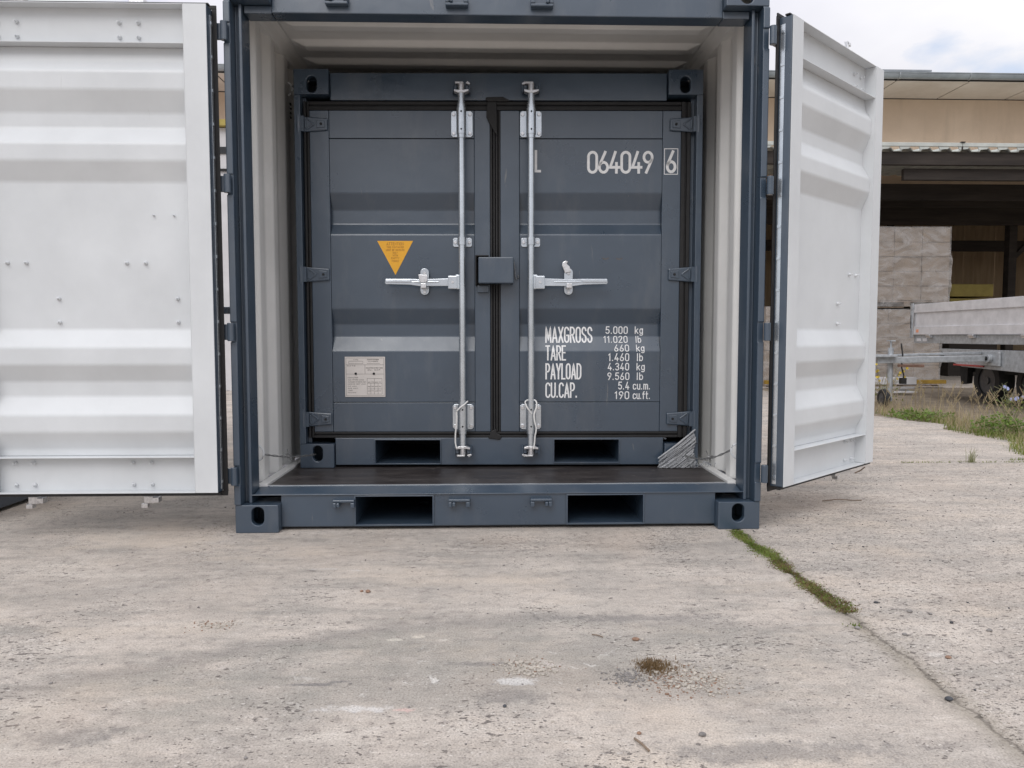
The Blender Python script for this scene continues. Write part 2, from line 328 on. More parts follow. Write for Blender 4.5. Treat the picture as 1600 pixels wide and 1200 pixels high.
def link(name, me, mat, parent=None, bevel=0, seg=2):
    if not me.materials: me.materials.append(M[mat] if isinstance(mat, str) else mat)
    o = bpy.data.objects.new(name, me); C.objects.link(o)
    if parent: o.parent = parent
    if name in ('corrugated_panel', 'side_wall'):
        wm = o.modifiers.new('weighted', 'WEIGHTED_NORMAL'); wm.keep_sharp = True; wm.weight = 90
    if bevel:
        md = o.modifiers.new('bevel', 'BEVEL'); md.width = bevel; md.segments = seg; md.limit_method = 'ANGLE'; md.angle_limit = math.radians(35); md.harden_normals = False
    return o
def inst(src, parent, loc=None, rot=None, scale=None, name=None):
    o = src.copy(); C.objects.link(o)
    if name: o.name = name
    o.parent = parent
    if loc is not None: o.location = loc
    if rot is not None: o.rotation_euler = rot
    if scale is not None: o.scale = scale
    return o
def empty(name, loc=(0, 0, 0), rz=0, parent=None):
    o = bpy.data.objects.new(name, None); C.objects.link(o); o.location = loc; o.rotation_euler = (0, 0, rz); o.empty_display_size = .1
    if parent: o.parent = parent
    return o
def tag(o, label, cat, group=None, kind=None):
    if label: o['label'] = label
    if cat: o['category'] = cat
    if group: o['group'] = group
    if kind: o['kind'] = kind
    return o
def struct(o): o['kind'] = 'structure'; return o
XZ = lambda u, w, t: (u, t, w)      # profile in xz, swept along y
YZ = lambda u, w, t: (t, u, w)      # profile in yz, swept along x
XY = lambda u, w, t: (u, w, t)      # profile in xy, swept along z

# ------------------------------------------------------------------ stroke lettering
def arc(cx, cy, rx, ry, a0, a1, n=10): return [(cx+rx*math.cos(math.radians(a0+(a1-a0)*i/n)), cy+ry*math.sin(math.radians(a0+(a1-a0)*i/n))) for i in range(n+1)]
W_ = .40
def O_(): return arc(.2, .78, .2, .22, 0, 180) + arc(.2, .22, .2, .22, 180, 360) + [(.4, .78)]
G_ = {
 '0': (.4, [O_()]), 'O': (.4, [O_()]),
 '1': (.22, [[(.02, .82), (.16, 1), (.16, 0)]]),
 '2': (.4, [arc(.2, .78, .2, .22, 165, -35) + [(0, 0), (.4, 0)]]),
 '3': (.4, [arc(.19, .77, .2, .23, 160, -80) + [(.16, .53)], [(.16, .53)] + arc(.19, .27, .21, .27, 85, -155)]),
 '4': (.42, [[(.30, 0), (.30, .45)], [(.24, 1), (0, .25), (.42, .25)]]),
 '5': (.4, [[(.38, 1), (.06, 1), (.03, .56)] + arc(.19, .32, .21, .3, 110, -150)]),
 '6': (.4, [[(.28, 1), (.05, .45)] + arc(.2, .25, .2, .25, 150, 510, 16)]),
 '9': (.4, [[(.12, 0), (.35, .55)] + arc(.2, .75, .2, .25, -30, 330, 16)]),
 'M': (.5, [[(0, 0), (.03, 1), (.25, .15), (.47, 1), (.5, 0)]]),
 'A': (.44, [[(0, 0), (.22, 1), (.44, 0)], [(.07, .28), (.37, .28)]]),
 'X': (.42, [[(0, 0), (.42, 1)], [(.42, 0), (0, 1)]]),
 'G': (.4, [arc(.2, .78, .2, .22, 15, 180) + arc(.2, .22, .2, .22, 180, 360) + [(.4, .46), (.22, .46)]]),
 'R': (.4, [[(0, 0), (0, 1), (.18, 1)] + arc(.18, .75, .21, .25, 90, -90) + [(0, .5)], [(.2, .5), (.4, 0)]]),
 'S': (.4, [arc(.2, .76, .19, .24, 10, 230) + arc(.2, .25, .2, .25, 40, -170)]),
 'T': (.38, [[(0, 1), (.38, 1)], [(.19, 1), (.19, 0)]]),
 'E': (.34, [[(.34, 1), (0, 1), (0, 0), (.34, 0)], [(0, .52), (.28, .52)]]),
 'P': (.38, [[(0, 0), (0, 1), (.18, 1)] + arc(.18, .74, .2, .26, 90, -90) + [(0, .48)]]),
 'Y': (.42, [[(0, 1), (.21, .45), (.42, 1)], [(.21, .45), (.21, 0)]]),
 'L': (.32, [[(0, 1), (0, 0), (.32, 0)]]),
 'D': (.4, [[(0, 0), (0, 1), (.16, 1)] + arc(.16, .72, .24, .28, 90, 0) + arc(.16, .28, .24, .28, 0, -90) + [(0, 0)]]),
 'C': (.38, [arc(.2, .78, .2, .22, 15, 180) + arc(.2, .22, .2, .22, 180, 345)]),
 'U': (.4, [[(0, 1), (0, .22)] + arc(.2, .22, .2, .22, 180, 360) + [(.4, 1)]]),
 'N': (.42, [[(0, 0), (0, 1), (.42, 0), (.42, 1)]]), 'I': (.06, [[(.03, 0), (.03, 1)]]), 'H': (.4, [[(0, 0), (0, 1)], [(.4, 0), (.4, 1)], [(0, .5), (.4, .5)]]),
 'B': (.38, [[(0, 0), (0, 1), (.18, 1)] + arc(.18, .77, .17, .23, 90, -90) + [(0, .54)], [(.16, .54)] + arc(.18, .27, .2, .27, 90, -90) + [(0, 0)]]),
 'F': (.34, [[(.34, 1), (0, 1), (0, 0)], [(0, .52), (.28, .52)]]), 'K': (.4, [[(0, 0), (0, 1)], [(.4, 1), (0, .4)], [(.12, .58), (.4, 0)]]), 'W': (.55, [[(0, 1), (.14, 0), (.275, .8), (.41, 0), (.55, 1)]]),
 '.': (.08, [[(.02, .02), (.02, .06)]]),
 'k': (.32, [[(0, 0), (0, 1)], [(.30, .68), (0, .28)], [(.1, .40), (.32, 0)]]),
 'g': (.32, [arc(.16, .36, .16, .34, 0, 360, 14), [(.32, .70), (.32, -.12)] + arc(.16, -.12, .16, .14, 0, -150)]),
 'l': (.08, [[(.04, 0), (.04, 1)]]),
 'b': (.32, [[(0, 0), (0, 1)], arc(.16, .34, .16, .34, 0, 360, 14)]),
 'c': (.30, [arc(.16, .50, .16, .2, 20, 180) + arc(.16, .2, .16, .2, 180, 340)]),
 'u': (.30, [[(0, .7), (0, .18)] + arc(.15, .18, .15, .18, 180, 360) + [(.3, .7)], [(.3, .2), (.3, 0)]]),
 'm': (.46, [[(0, 0), (0, .7)], [(0, .55)] + arc(.115, .56, .115, .14, 180, 0) + [(.23, 0)], [(.23, .55)] + arc(.345, .56, .115, .14, 180, 0) + [(.46, 0)]]),
 'f': (.24, [[(.09, 0), (.09, .82)] + arc(.20, .84, .11, .16, 180, 90), [(0, .66), (.24, .66)]]),
 't': (.24, [[(.09, 1), (.09, .15)] + arc(.20, .15, .11, .15, 180, 270), [(0, .68), (.24, .68)]]),
}
def ribbon(mb, pts, w, surf, off):
    # resample, then a mitred ribbon laid on surf(x,z)->y
    q = [pts[0]]
    for a, c in zip(pts, pts[1:]):
        d = math.hypot(c[0]-a[0], c[1]-a[1])
        if d < 1e-6: continue
        k = max(1, int(d/.012))
        q += [(a[0]+(c[0]-a[0])*i/k, a[1]+(c[1]-a[1])*i/k) for i in range(1, k+1)]
    closed = math.hypot(q[0][0]-q[-1][0], q[0][1]-q[-1][1]) < 1e-5
    if closed: q = q[:-1]
    n = len(q); V = []
    for i in range(n):
        p = q[i]; a = q[(i-1) % n] if (closed or i > 0) else None; c = q[(i+1) % n] if (closed or i < n-1) else None
        def nd(s, e):
            d = math.hypot(e[0]-s[0], e[1]-s[1]) or 1; return ((e[0]-s[0])/d, (e[1]-s[1])/d)
        d1 = nd(a, p) if a else nd(p, c); d2 = nd(p, c) if c else d1
        nx, nz = -(d1[1]+d2[1]), d1[0]+d2[0]; ln = math.hypot(nx, nz) or 1; nx /= ln; nz /= ln
        k = min(1.9, 1/max(.3, nx*-d1[1]+nz*d1[0]))*w/2
        px, pz = p
        if not closed and i == 0: px -= d2[0]*w*.45; pz -= d2[1]*w*.45
        if not closed and i == n-1: px += d1[0]*w*.45; pz += d1[1]*w*.45
        for sgn in (1, -1):
            x, z = px+sgn*nx*k, pz+sgn*nz*k; V.append((x, surf(x, z)-off, z))
    F = [(2*i, 2*((i+1) % n), 2*((i+1) % n)+1, 2*i+1) for i in range(n if closed else n-1)]
    mb.add(V, F)
def text(mb, s, x, z, h, sx=1., gap=.14, w=.13, surf=lambda x, z: 0, off=.0012, width=None, mono=None):
    adv = []; tot = 0
    for ch in s:
        gw = .22 if ch == ' ' else G_[ch][0]
        adv.append(gw); tot += gw+gap
    tot -= gap
    if width: sx = width/(tot*h)
    k = 0; cx = x
    for ch, gw in zip(s, adv):
        if ch != ' ':
            for j, pl in enumerate(G_[ch][1]):
                ribbon(mb, [(cx+a*h*sx, z+c*h) for a, c in pl], w*h, surf, off+.00012*(j+2*(k % 2)))
        cx += (gw+gap)*h*sx; k += 1
    return cx

# =================================================================== GROUND
g = MB(); g.add([(-150, -60, -.035), (150, -60, -.035), (150, 240, -.035), (-150, 240, -.035)], [(0, 1, 2, 3)])
struct(g.build('ground', 'soil'))
yard = struct(empty('concrete_yard'))
def slab(x0, x1, y0, y1, ragged=False):
    nx = max(2, int((x1-x0)/.12)); ny = max(2, int((y1-y0)/.12)); nx = min(nx, 90); ny = min(ny, 90); g = MB()
    rr = random.Random(int(x0*77+y0*13)); V = []; F = []
    def edge(t, s): return .006*math.sin(t*7.3+s)+.005*math.sin(t*19+2*s)+.004*math.sin(t*43+s)
    for j in range(ny+1):
        for i in range(nx+1):
            x = x0+(x1-x0)*i/nx; y = y0+(y1-y0)*j/ny; z = 0.
            if i == 0: x += .006+edge(y, x0)
            if i == nx: x -= .006+edge(y, x1+2) if not ragged else .05+.12*(math.sin(y*1.7)+math.sin(y*4.1+1)+.6*math.sin(y*9.7))
            if j == 0: y += .006+edge(x, y0)
            if j == ny: y -= .006+edge(x, y1+2)
            if i in (0, nx) or j in (0, ny): z = -.006
            elif i in (1, nx-1) or j in (1, ny-1): z = 0
            V.append((x, y, z))
    # bring the second ring close to the edge so that the worn arris is narrow
    for j in range(ny+1):
        for i in (1, nx-1):
            e = 0 if i == 1 else nx; a = V[j*(nx+1)+e]; s = 1 if i == 1 else -1
            V[j*(nx+1)+i] = (a[0]+s*.014, V[j*(nx+1)+i][1], V[j*(nx+1)+i][2])
    for i in range(nx+1):
        for j in (1, ny-1):
            e = 0 if j == 1 else ny; a = V[e*(nx+1)+i]; s = 1 if j == 1 else -1
            V[j*(nx+1)+i] = (V[j*(nx+1)+i][0], a[1]+s*.014, V[j*(nx+1)+i][2])
    for j in range(ny):
        for i in range(nx): a = j*(nx+1)+i; F.append((a, a+1, a+nx+2, a+nx+1))
    ring = [i for i in range(nx+1)] + [j*(nx+1)+nx for j in range(1, ny+1)] + [ny*(nx+1)+i for i in range(nx-1, -1, -1)] + [j*(nx+1) for j in range(ny-1, 0, -1)]
    o = len(V); V += [(V[k][0], V[k][1], -.10) for k in ring]; n = len(ring)
    F += [(ring[k], o+k, o+(k+1) % n, ring[(k+1) % n]) for k in range(n)]
    g.add(V, F); g.build('concrete_slab', 'concrete', yard, smooth=True, recalc=False)
g = MB()
for k in range(400):
    y = -9+10.66*k/400; g.add([(.965, y, -.0045), (1.035, y, -.0045), (1.035, y+10.66/400, -.0045), (.965, y+10.66/400, -.0045)], [(0, 1, 2, 3)])
g.box(-9, 4.0, 1.63, 1.69, -.05, -.0045)
g.build('joint_filling', 'concrete', yard)
for y0, y1 in ((-9, 1.66), (1.66, 7.6), (7.6, 17.5)):
    for x0, x1, rg in ((-16, -9, False), (-9, -4, False), (-4, 1.0, False), (1.0, 4.1, y0 < 7)):
        slab(x0, x1, y0, y1, rg)
slab(4.1, 9.5, 8.8, 17.5); slab(9.5, 22, 8.8, 17.5)
g = MB(); g.box(3.4, 30, -9, 8.78, -.034, -.012); struct(g.build('soil_verge', 'soil'))

# =================================================================== CONTAINER PIECES
def casting_mesh(w=.178, d=.162, h=.118, hx=None, name='corner_casting'):
    """block from (0,0,0) to (w,d,h), front face y=0 with oval hole"""
    g = MB(); cx = w*.52; cz = h*.5+.012; rx, rz = .026, .040; n = 24
    oval = []
    for k in range(n):
        a = 2*math.pi*(k+.5)/n; ca, sa = math.cos(a), math.sin(a)
        oval.append((cx+rx*ca, cz+(rz-rx)*(1 if sa > 0 else -1)+rx*sa*.95))
    out_ = []
    for k in range(n):
        a = 2*math.pi*(k+.5)/n; ca, sa = math.cos(a), math.sin(a)
        tx = ((w-cx) if ca > 0 else cx)/abs(ca); tz = ((h-cz) if sa > 0 else cz)/abs(sa); t = min(tx, tz)
        out_.append((cx+t*ca, cz+t*sa))
    # snap nearest to corners
    for c in ((0, 0), (w, 0), (w, h), (0, h)):
        k = min(range(n), key=lambda i: (out_[i][0]-c[0])**2+(out_[i][1]-c[1])**2); out_[k] = c
    V = [(x, 0, z) for x, z in out_] + [(x, 0, z) for x, z in oval] + [(x, .03, z) for x, z in oval]
    F = [(k, (k+1) % n, n+(k+1) % n, n+k) for k in range(n)] + [(n+k, n+(k+1) % n, 2*n+(k+1) % n, 2*n+k) for k in range(n)]
    g.add(V, F)
    g.add([(x, d, z) for x, z in out_]+[(x, 0, z) for x, z in out_], [tuple(range(n))] + [(k, (k+1) % n, n+(k+1) % n, n+k) for k in range(n)])
    me = g.mesh(name, True); me.materials.append(M['navy']); return me, (cx, cz)
def bar_h(g, x0, x1, y0, y1, z0, z1): g.box(x0, x1, y0, y1, z0, z1)
def soften(p, r):
    q = [p[0]]
    for a, b_, c_ in zip(p, p[1:], p[2:]):
        la = math.hypot(b_[0]-a[0], b_[1]-a[1]); lc = math.hypot(c_[0]-b_[0], c_[1]-b_[1]); k = min(r, la*.45, lc*.45)
        if k < 1e-4 or abs((b_[0]-a[0])*(c_[1]-b_[1])-(b_[1]-a[1])*(c_[0]-b_[0])) < 1e-7: q.append(b_); continue
        A = (b_[0]+(a[0]-b_[0])*k/la, b_[1]+(a[1]-b_[1])*k/la); B_ = (b_[0]+(c_[0]-b_[0])*k/lc, b_[1]+(c_[1]-b_[1])*k/lc)
        for t in (0, .33, .67, 1): q.append(tuple(A[i]*(1-t)**2+2*t*(1-t)*b_[i]+B_[i]*t*t for i in (0, 1)))
    return q+[p[-1]]
def corr(zs_pts, f, t0, t1, th):
    """thick sheet from profile (u,w) points, thickness th in w"""
    g = MB(); poly = [(u, w) for u, w in zs_pts] + [(u, w+th) for u, w in reversed(zs_pts)]
    # build as strip rather than an n-gon
    n = len(zs_pts); V = []
    for t in (t0, t1):
        for u, w in zs_pts: V.append(f(u, w, t))
        for u, w in zs_pts: V.append(f(u, w+th, t))
    F = []
    for i in range(n-1):
        F += [(i, i+1, 2*n+i+1, 2*n+i), (n+i, 3*n+i, 3*n+i+1, n+i+1), (i, n+i, n+i+1, i+1), (2*n+i, 2*n+i+1, 3*n+i+1, 3*n+i)]
    F += [(0, 2*n, 3*n, n), (n-1, 2*n-1, 4*n-1, 3*n-1)]
    g.add(V, F); return g
def trap(a0, a1, n, amp, duty=.3, slope=.2):
    """trapezoid wave of n periods"""
    p = (a1-a0)/n; q = [(a0, 0)]
    for i in range(n):
        s = a0+i*p
        q += [(s+p*duty, 0), (s+p*(duty+slope), amp), (s+p*(2*duty+slope), amp), (s+p*(2*duty+2*slope), 0)]
    if q[-1][0] < a1-1e-4: q.append((a1, 0))
    return q

# ------------------------------------------------------------------ LARGE CONTAINER
H = 2.2747; LEN = 2.43
big = tag(empty('shipping_container'), 'large dark grey container with both white lined doors open and a smaller container inside', 'shipping container')
cme, hole_c = casting_mesh()
def castings(parent, W, H, LEN, hh=.118):
    for sx in (-1, 1):
        for z in (0, H-hh):
            for back in (0, 1):
                o = link('corner_casting', cme, 'navy', parent, .009 if not back else 0, 3)
                o.location = (sx*W, LEN if back else 0, z)
                o.scale = (-sx, -1 if back else 1, 1)
                if z > 1: o.location.z = z+hh; o.scale.z = -1
castings(big, 1.1, H, LEN)
for sx in (-1, 1):
    poly = [(-1.1, .0), (-1.074, .0), (-1.074, .062), (-1.056, .062), (-1.053, .036), (-1.040, .036), (-1.036, .13), (-1.1, .13)]
    g = MB(); g.extr([(-sx*x, y) for x, y in poly], XY, .1185, H-.1185); g.build('corner_post', 'navy', big, .003)
    g = MB(); g.box(*sorted((sx*1.035, sx*1.1)), LEN-.10, LEN, .1185, H-.1185); g.build('corner_post', 'navy', big)
# bottom front rail with fork pockets
XI = .9215
g = MB(); holes = [(-.609, -.286, .0225, .142), (.288, .610, .0225, .142)]
g.plate([-XI, -.609, -.286, .288, .610, XI], [.016, .0225, .142, .151], holes, .045, .053)
g.build('front_sill', 'navy', big, .002)
g = MB(); g.extr([(.0535, .151), (.0535, .1465), (.1345, .1655), (.1345, .1715), (.0535, .1545)], YZ, -1.034, 1.034)
g.extr([(.036, .1507), (.0532, .1507), (.0532, .1545), (.036, .1545)], YZ, -1.0525, 1.0525)
g.build('sill_top', 'navy', big, .002)
g = MB(); g.box(-XI, XI, .0532, .14, .012, .0158); g.build('sill_flange', 'navy', big)
for a, c_, d, e in holes:
    g = MB(); t = .006
    g.box(a-t, c_+t, .038, 2.35, e, e+t); g.box(a-t, c_+t, .038, 2.35, d-t, d); g.box(a-t, a, .038, 2.35, d, e); g.box(c_, c_+t, .038, 2.35, d, e)
    g.build('fork_pocket', 'navy', big, .0015)
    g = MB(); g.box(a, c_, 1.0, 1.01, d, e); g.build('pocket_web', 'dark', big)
g = MB(); g.box(-XI, XI, .045, .132, 2.1245, H-.004); g.build('front_header', 'navy', big, .004)
for sx in (-1, 1):
    g = MB(); g.box(*sorted((sx*(XI+.0015), sx*1.035)), .052, .132, 2.1245, H-.12); g.build('header_end', 'navy', big, .003)
g = MB(); g.box(-1.0, 1.0, .1365, .147, .1685, .1745); g.build('threshold_strip', 'galv', big)
g = MB()
for x0, x1 in ((-1.0, 1.0),): g.box(x0, x1, .1475, 2.36, .150, .1725)
o = g.build('floor_board', 'ply', big)
for sx in (-1, 1):
    g = MB(); g.box(*sorted((sx*1.002, sx*1.043)), .131, 2.36, .16, .182); g.build('floor_angle', 'cream_lifted', big, .002)
    prof = trap(.24, 2.34, 9, .030, .28, .22)
    prof = [(.1315, 0), (.1315+.03, 0), (.17, .022), (.225, .022)] + [(.24+.0, 0)] + prof[1:]
    g = corr(soften(prof, .010), (lambda u, w, t, sx=sx: (sx*(1.046+w), u, t)), .175, 2.262, .003); g.build('side_wall', 'cream_lifted', big, 0, True)
    g = MB(); g.box(*sorted((sx*1.086, sx*1.1)), .1325, 2.33, 2.20, 2.27); g.build('top_side_rail', 'navy', big)
    g = MB(); g.extr([(sx*1.0, 2.2405), (sx*1.084, 2.2405), (sx*1.084, 2.19), (sx*1.040, 2.19), (sx*1.032, 2.20), (sx*1.02, 2.228)], XZ, .1330, 2.33); g.build('ceiling_angle', 'cream_lifted', big, .002)
    g = MB(); g.box(*sorted((sx*1.045, sx*1.1)), .1315, 2.33, .03, .158); g.build('bottom_side_rail', 'navy', big)
    g = MB()
    for k in range(4): g.box(*sorted((sx*1.0435, sx*1.048)), .800, .822, 1.985-.022*k, 1.993-.022*k)
    g.build('vent_slots', 'dark', big)
    # lashing rings welded inside
    for z in (2.055, .31):
        yy = .78 if z > 1 else .17
        g = MB(); pts = [(sx*(1.055-.028*math.sin(math.pi*k/8)), yy, z+.032*math.cos(math.pi*k/8)) for k in range(9)]
        g.tube(pts, .0045, 8); g.build('lashing_ring', 'white', big, smooth=True)
# roof with pressed ribs, seen from below
g = MB(); V = []; F = []
ys = [.133, .25]
for k in range(8):
    q = .392+.245*k; ys += [q, q+.014, q+.075, q+.150]
ys += [2.33]; xs = [-1.04, -.995, -.93] + [-.9+.1*k for k in range(19)] + [.93, .995, 1.04]
def ribz(y):
    p = (y-.392) % .245
    if y < .3919: return 0
    return -.030 if .0135 < p < .0755 else 0
for y in ys:
    for x in xs: V.append((x, y, 2.246+(ribz(y) if abs(x) < .96 else 0)))
nx = len(xs)
for j in range(len(ys)-1):
    for i in range(nx-1): a = j*nx+i; F.append((a, a+1, a+nx+1, a+nx))
g.add(V, F); o = g.build('roof_panel', 'cream_lifted', big, recalc=False); md = o.modifiers.new('b', 'BEVEL'); md.width = .006; md.segments = 2; md.limit_method = 'ANGLE'; md.angle_limit = math.radians(15)
g = MB(); g.add(*((lambda p: (p, [(0, 1, 2, 3)]))([(-1.035, 2.35, .16), (1.035, 2.35, .16), (1.035, 2.35, 2.25), (-1.035, 2.35, 2.25)]))); g.build('rear_wall', 'navy', big)
# door-bar keepers on sill and header
def keeper(x, z, top):
    g = MB(); s = -1 if top else 1
    g.box(-.046, .046, -.030, .0, -.006, .006)
    g.box(-.046, -.030, -.030, .0, -.030, -.0065); g.box(.028, .046, -.030, .0, -.030, -.0065); g.box(-.029, -.016, -.036, -.004, -.026, -.0065)
    o = g.build('locking_keeper', 'navy', big, .004); o.location = (x, .0445, z); o.scale = (1, 1, s); o.rotation_euler = (0, .0, 0); return o
for x, s in ((-.656, 1), (-.172, 1), (.174, -1)):
    keeper(x, .128, 0).scale = (s, 1, 1); keeper(x-.0, 2.157, 1).scale = (s, 1, -1)
# hinge plates on the posts: lugs between which the door hinge knuckles sit
HZ = (2.027, 1.43, .835, .243)
for sx in (-1, 1):
    edges = sorted([.1190, 2.150] + [h+.040 for h in HZ] + [h-.040 for h in HZ])
    for a, c_ in zip(edges[::2], edges[1::2]):
        g = MB(); g.box(*sorted((sx*1.0735, sx*1.101)), -.006, .030, a, c_); g.build('hinge_lug', 'navy', big, .004)

# ------------------------------------------------------------------ DOORS OF THE LARGE CONTAINER
# local frame: x = from hinge edge to free edge, y = 0 white inner face, +y towards the outside face, z up from ground
DT = .066; Z0, Z1 = .187, 2.106
def outer_door(name, loc, rz, mirror, bars, label, DW=.945):
    d = empty(name, loc, rz, big); d.scale = (1, 1, 1); d['label'] = label
    mx = (lambda x, y, z: (-x, y, z)) if mirror else (lambda x, y, z: (x, y, z))
    def B(g, nm, mat, bevel=0, smooth=False): return g.xform(mx).build(nm, mat, d, bevel, smooth)
    for a in (0, DW-.09):
        g = MB(); g.box(a, a+.09, .003, DT, Z0, Z1); B(g, 'stile', 'navy', .004)
        g = MB(); g.box(a+.001, a+.09, -.001, .0025, Z0+.001, Z1-.001); B(g, 'stile_face', 'white', .0008)
        gg = MB(); gg.box(*((a+.0905, a+.092) if a == 0 else (a-.002, a-.0005)), .0, .0588, Z0+.004, Z1-.004); B(gg, 'stile_return', 'white')
    # corrugated panel: w measured into the door
    bk, fr = .052, .016
    zz = [(1.9530, bk), (1.925, bk-.004), (1.897, bk-.01), (1.853, fr), (1.783, fr), (1.700, bk), (1.641, bk), (1.575, fr), (1.509, fr), (1.430, bk),
          (.845, bk), (.774, fr), (.705, fr), (.636, bk), (.575, bk), (.503, fr), (.434, fr), (.360, bk), (.335, bk)]
    g = corr(soften(zz[::-1], .009), (lambda u, w, t: (t, w, u)), .0925, DW-.0925, .003)
    B(g, 'corrugated_panel', 'white', 0, True)
    # top and bottom channels
    for za, zb in ((1.9545, Z1), (Z0, .3335)):
        g = MB(); x0, x1 = .0925, DW-.0925
        g.box(x0, x1, .052, .056, za, zb); g.box(x0, x1, .002, .0515, za, za+.003); g.box(x0, x1, .002, .0515, zb-.003, zb)
        B(g, 'rail_channel', 'white', .0008)
        g = MB(); g.box(x0, x1, .0565, DT, za, zb); B(g, 'rail_back', 'navy')
    # rubber lip all round, at the outer face, and a flat inner lip
    g = MB(); l = .019
    g.box(-l, DW+l, DT-.010, DT-.003, Z0-.022, Z0-.001); g.box(-l, DW+l, DT-.010, DT-.003, Z1+.001, Z1+.016)
    g.box(-l, -.0005, DT-.010, DT-.003, Z0-.001, Z1+.001); g.box(DW+.0005, DW+l, DT-.010, DT-.003, Z0-.001, Z1+.001)
    g.box(-.004, DW+.004, .012, .034, Z0-.012, Z0-.001); g.box(-.004, DW+.004, .012, .034, Z1+.001, Z1+.008)
    B(g, 'door_gasket', 'rubber', .002)
    g = MB(); g.box(-.003, -.0004, .032, .052, Z0+.01, Z1-.03); n = 15
    for k in range(n):
        z = Z0+.04+(Z1-Z0-.1)*k/(n-1); g.box(-.006, -.003, .034, .050, z-.006, z+.006)
    B(g, 'gasket_strip', 'galv', .001)
    # hinge blades reach from the outside face to the pin
    for h in HZ:
        g = MB(); g.box(-.040, .10, DT+.001, DT+.012, h-.032, h+.032); g.tube([(-.045, DT-.004, h-.037), (-.045, DT-.004, h+.037)], .014, 14)
        B(g, 'door_hinge', 'navy', .002)
    # bolt heads on the inside
    def bolt(x, y, z, r=.0078):
        g = MB(); g.tube([(x, y, z), (x, y-.006, z)], r, 10); g.tube([(x, y-.006, z), (x, y-.010, z)], [r*.95, r*.55], 10); g.tube([(x, y-.010, z), (x, y-.020, z)], r*.42, 8)
        B(g, 'bolt', 'white', 0, True)
    for ub in bars:
        for du in (-.037, .037):
            for z in (2.048, 1.992): bolt(ub+du, .0515, z)
            for z in (.305, .215): bolt(ub+du, .0515, z)
            bolt(ub+du, .0515, 1.111)
    for ub in (bars if len(bars) < 2 else bars):
        for z in (.969, .875): bolt(ub-.16, .0515, z)
    if len(bars) > 1:
        for u in (.165, .245): bolt(u, .0515, 1.30, .004)
    # outside hardware: locking bars with cams that show past the door edges
    for ub in bars:
        g = MB(); g.tube([(ub, DT+.045, Z0-.03), (ub, DT+.045, Z1+.03)], .017, 14); B(g, 'locking_bar', 'galv', 0, True)
        for z in (Z0-.045, Z1+.045):
            s = 1 if z > 1 else -1
            g = MB(); g.box(ub-.02, ub+.02, DT+.028, DT+.062, z-.016, z+.016); g.box(ub-.045, ub-.018, DT+.02, DT+.055, z-.012, z+.012)
            g.box(ub+.005, ub+.032, DT+.03, DT+.06, z-.012+s*.024, z+.008+s*.024)
            B(g, 'cam', 'zinc', .003)
        if len(bars) == 1:
            g = MB(); g.box(ub-.035, ub-.020, DT+.02, DT+.035, Z1+.03, Z1+.105); g.box(ub-.035, ub+.005, DT+.02, DT+.035, Z1+.09, Z1+.105); B(g, 'cam_hook', 'zinc', .002)
        for z in (.30, 1.1, 2.0):
            g = MB(); g.box(ub-.05, ub+.05, DT+.001, DT+.006, z-.05, z+.05); g.box(ub-.025, ub+.025, DT+.006, DT+.066, z-.04, z+.04); B(g, 'bar_bracket', 'galv', .003)
        g = MB(); g.box(ub-.36, ub-.02, DT+.05, DT+.062, .91, .94); B(g, 'door_handle', 'galv', .003)
    return d
# left door lies opened flat beside the front, white face to the viewer
outer_door('container_door', (-1.138, -.082, 0), 0, True, (.32, .79), 'left door swung fully open, white inside with four pressed ribs', .985)
outer_door('container_door', (1.1775, -.052, 0), math.radians(42.2), False, (.76,), 'right door half turned back beside the front, white inside')

# ------------------------------------------------------------------ SMALL CONTAINER
sm = tag(empty('small_shipping_container', (.0046, .5493, .1735), -.0233), 'smaller closed dark grey container standing inside the larger one, numbered 064049', 'shipping container')
h2 = 1.91; W2 = .975
for sx in (-1, 1):
    for z in (0, h2-.118):
        for back in (0, 1):
            o = link('corner_casting', cme, 'navy', sm, .004 if not back else 0); o.location = (sx*W2, 1.75 if back else 0, z)
            o.scale = (-sx*.93, -1 if back else 1, 1)
            if z > 1: o.location.z = z+.118; o.scale.z = -1
    poly = [(-.975, 0), (-.945, 0), (-.945, .055), (-.93, .055), (-.928, .075), (-.975, .075)]
    g = MB(); g.extr([(-sx*x, y) for x, y in poly], XY, .1185, h2-.1185); g.build('corner_post', 'navy', sm, .003)
g = MB(); g.box(-.807, .807, .025, .10, 1.772, h2-.01); g.build('top_rail', 'navy', sm, .004)
g = MB(); hs = [(-.61, -.292, .019, .134), (.27, .587, .024, .136)]
g.plate([-.807, -.61, -.292, .27, .587, .807], [.012, .019, .024, .134, .136, .145], [(-.61, -.292, .019, .134), (.27, .587, .024, .136)], .025, .032)
g.build('bottom_rail', 'navy', sm, .002)
g = MB(); g.box(-.807, .807, .0325, .11, .010, .0135); g.build('rail_flange', 'navy', sm)
for a, c_, d, e in hs:
    g = MB(); t = .005
    g.box(a-t, c_+t, .019, 1.7, e, e+t); g.box(a-t, c_+t, .019, 1.7, d-t, d); g.box(a-t, a, .019, 1.7, d, e); g.box(c_, c_+t, .019, 1.7, d, e)
    g.build('fork_pocket', 'navy', sm, .0015)
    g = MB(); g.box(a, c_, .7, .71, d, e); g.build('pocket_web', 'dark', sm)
for sx in (-1, 1):
    g = corr(trap(.08, 1.7, 7, .025, .28, .22), (lambda u, w, t, sx=sx: (sx*(.945+w), u, t)), .05, h2-.05, .003); g.build('side_wall', 'navy', sm)
g = MB(); g.box(-.93, .93, .08, 1.72, h2-.03, h2-.02); g.build('roof_panel', 'navy', sm)
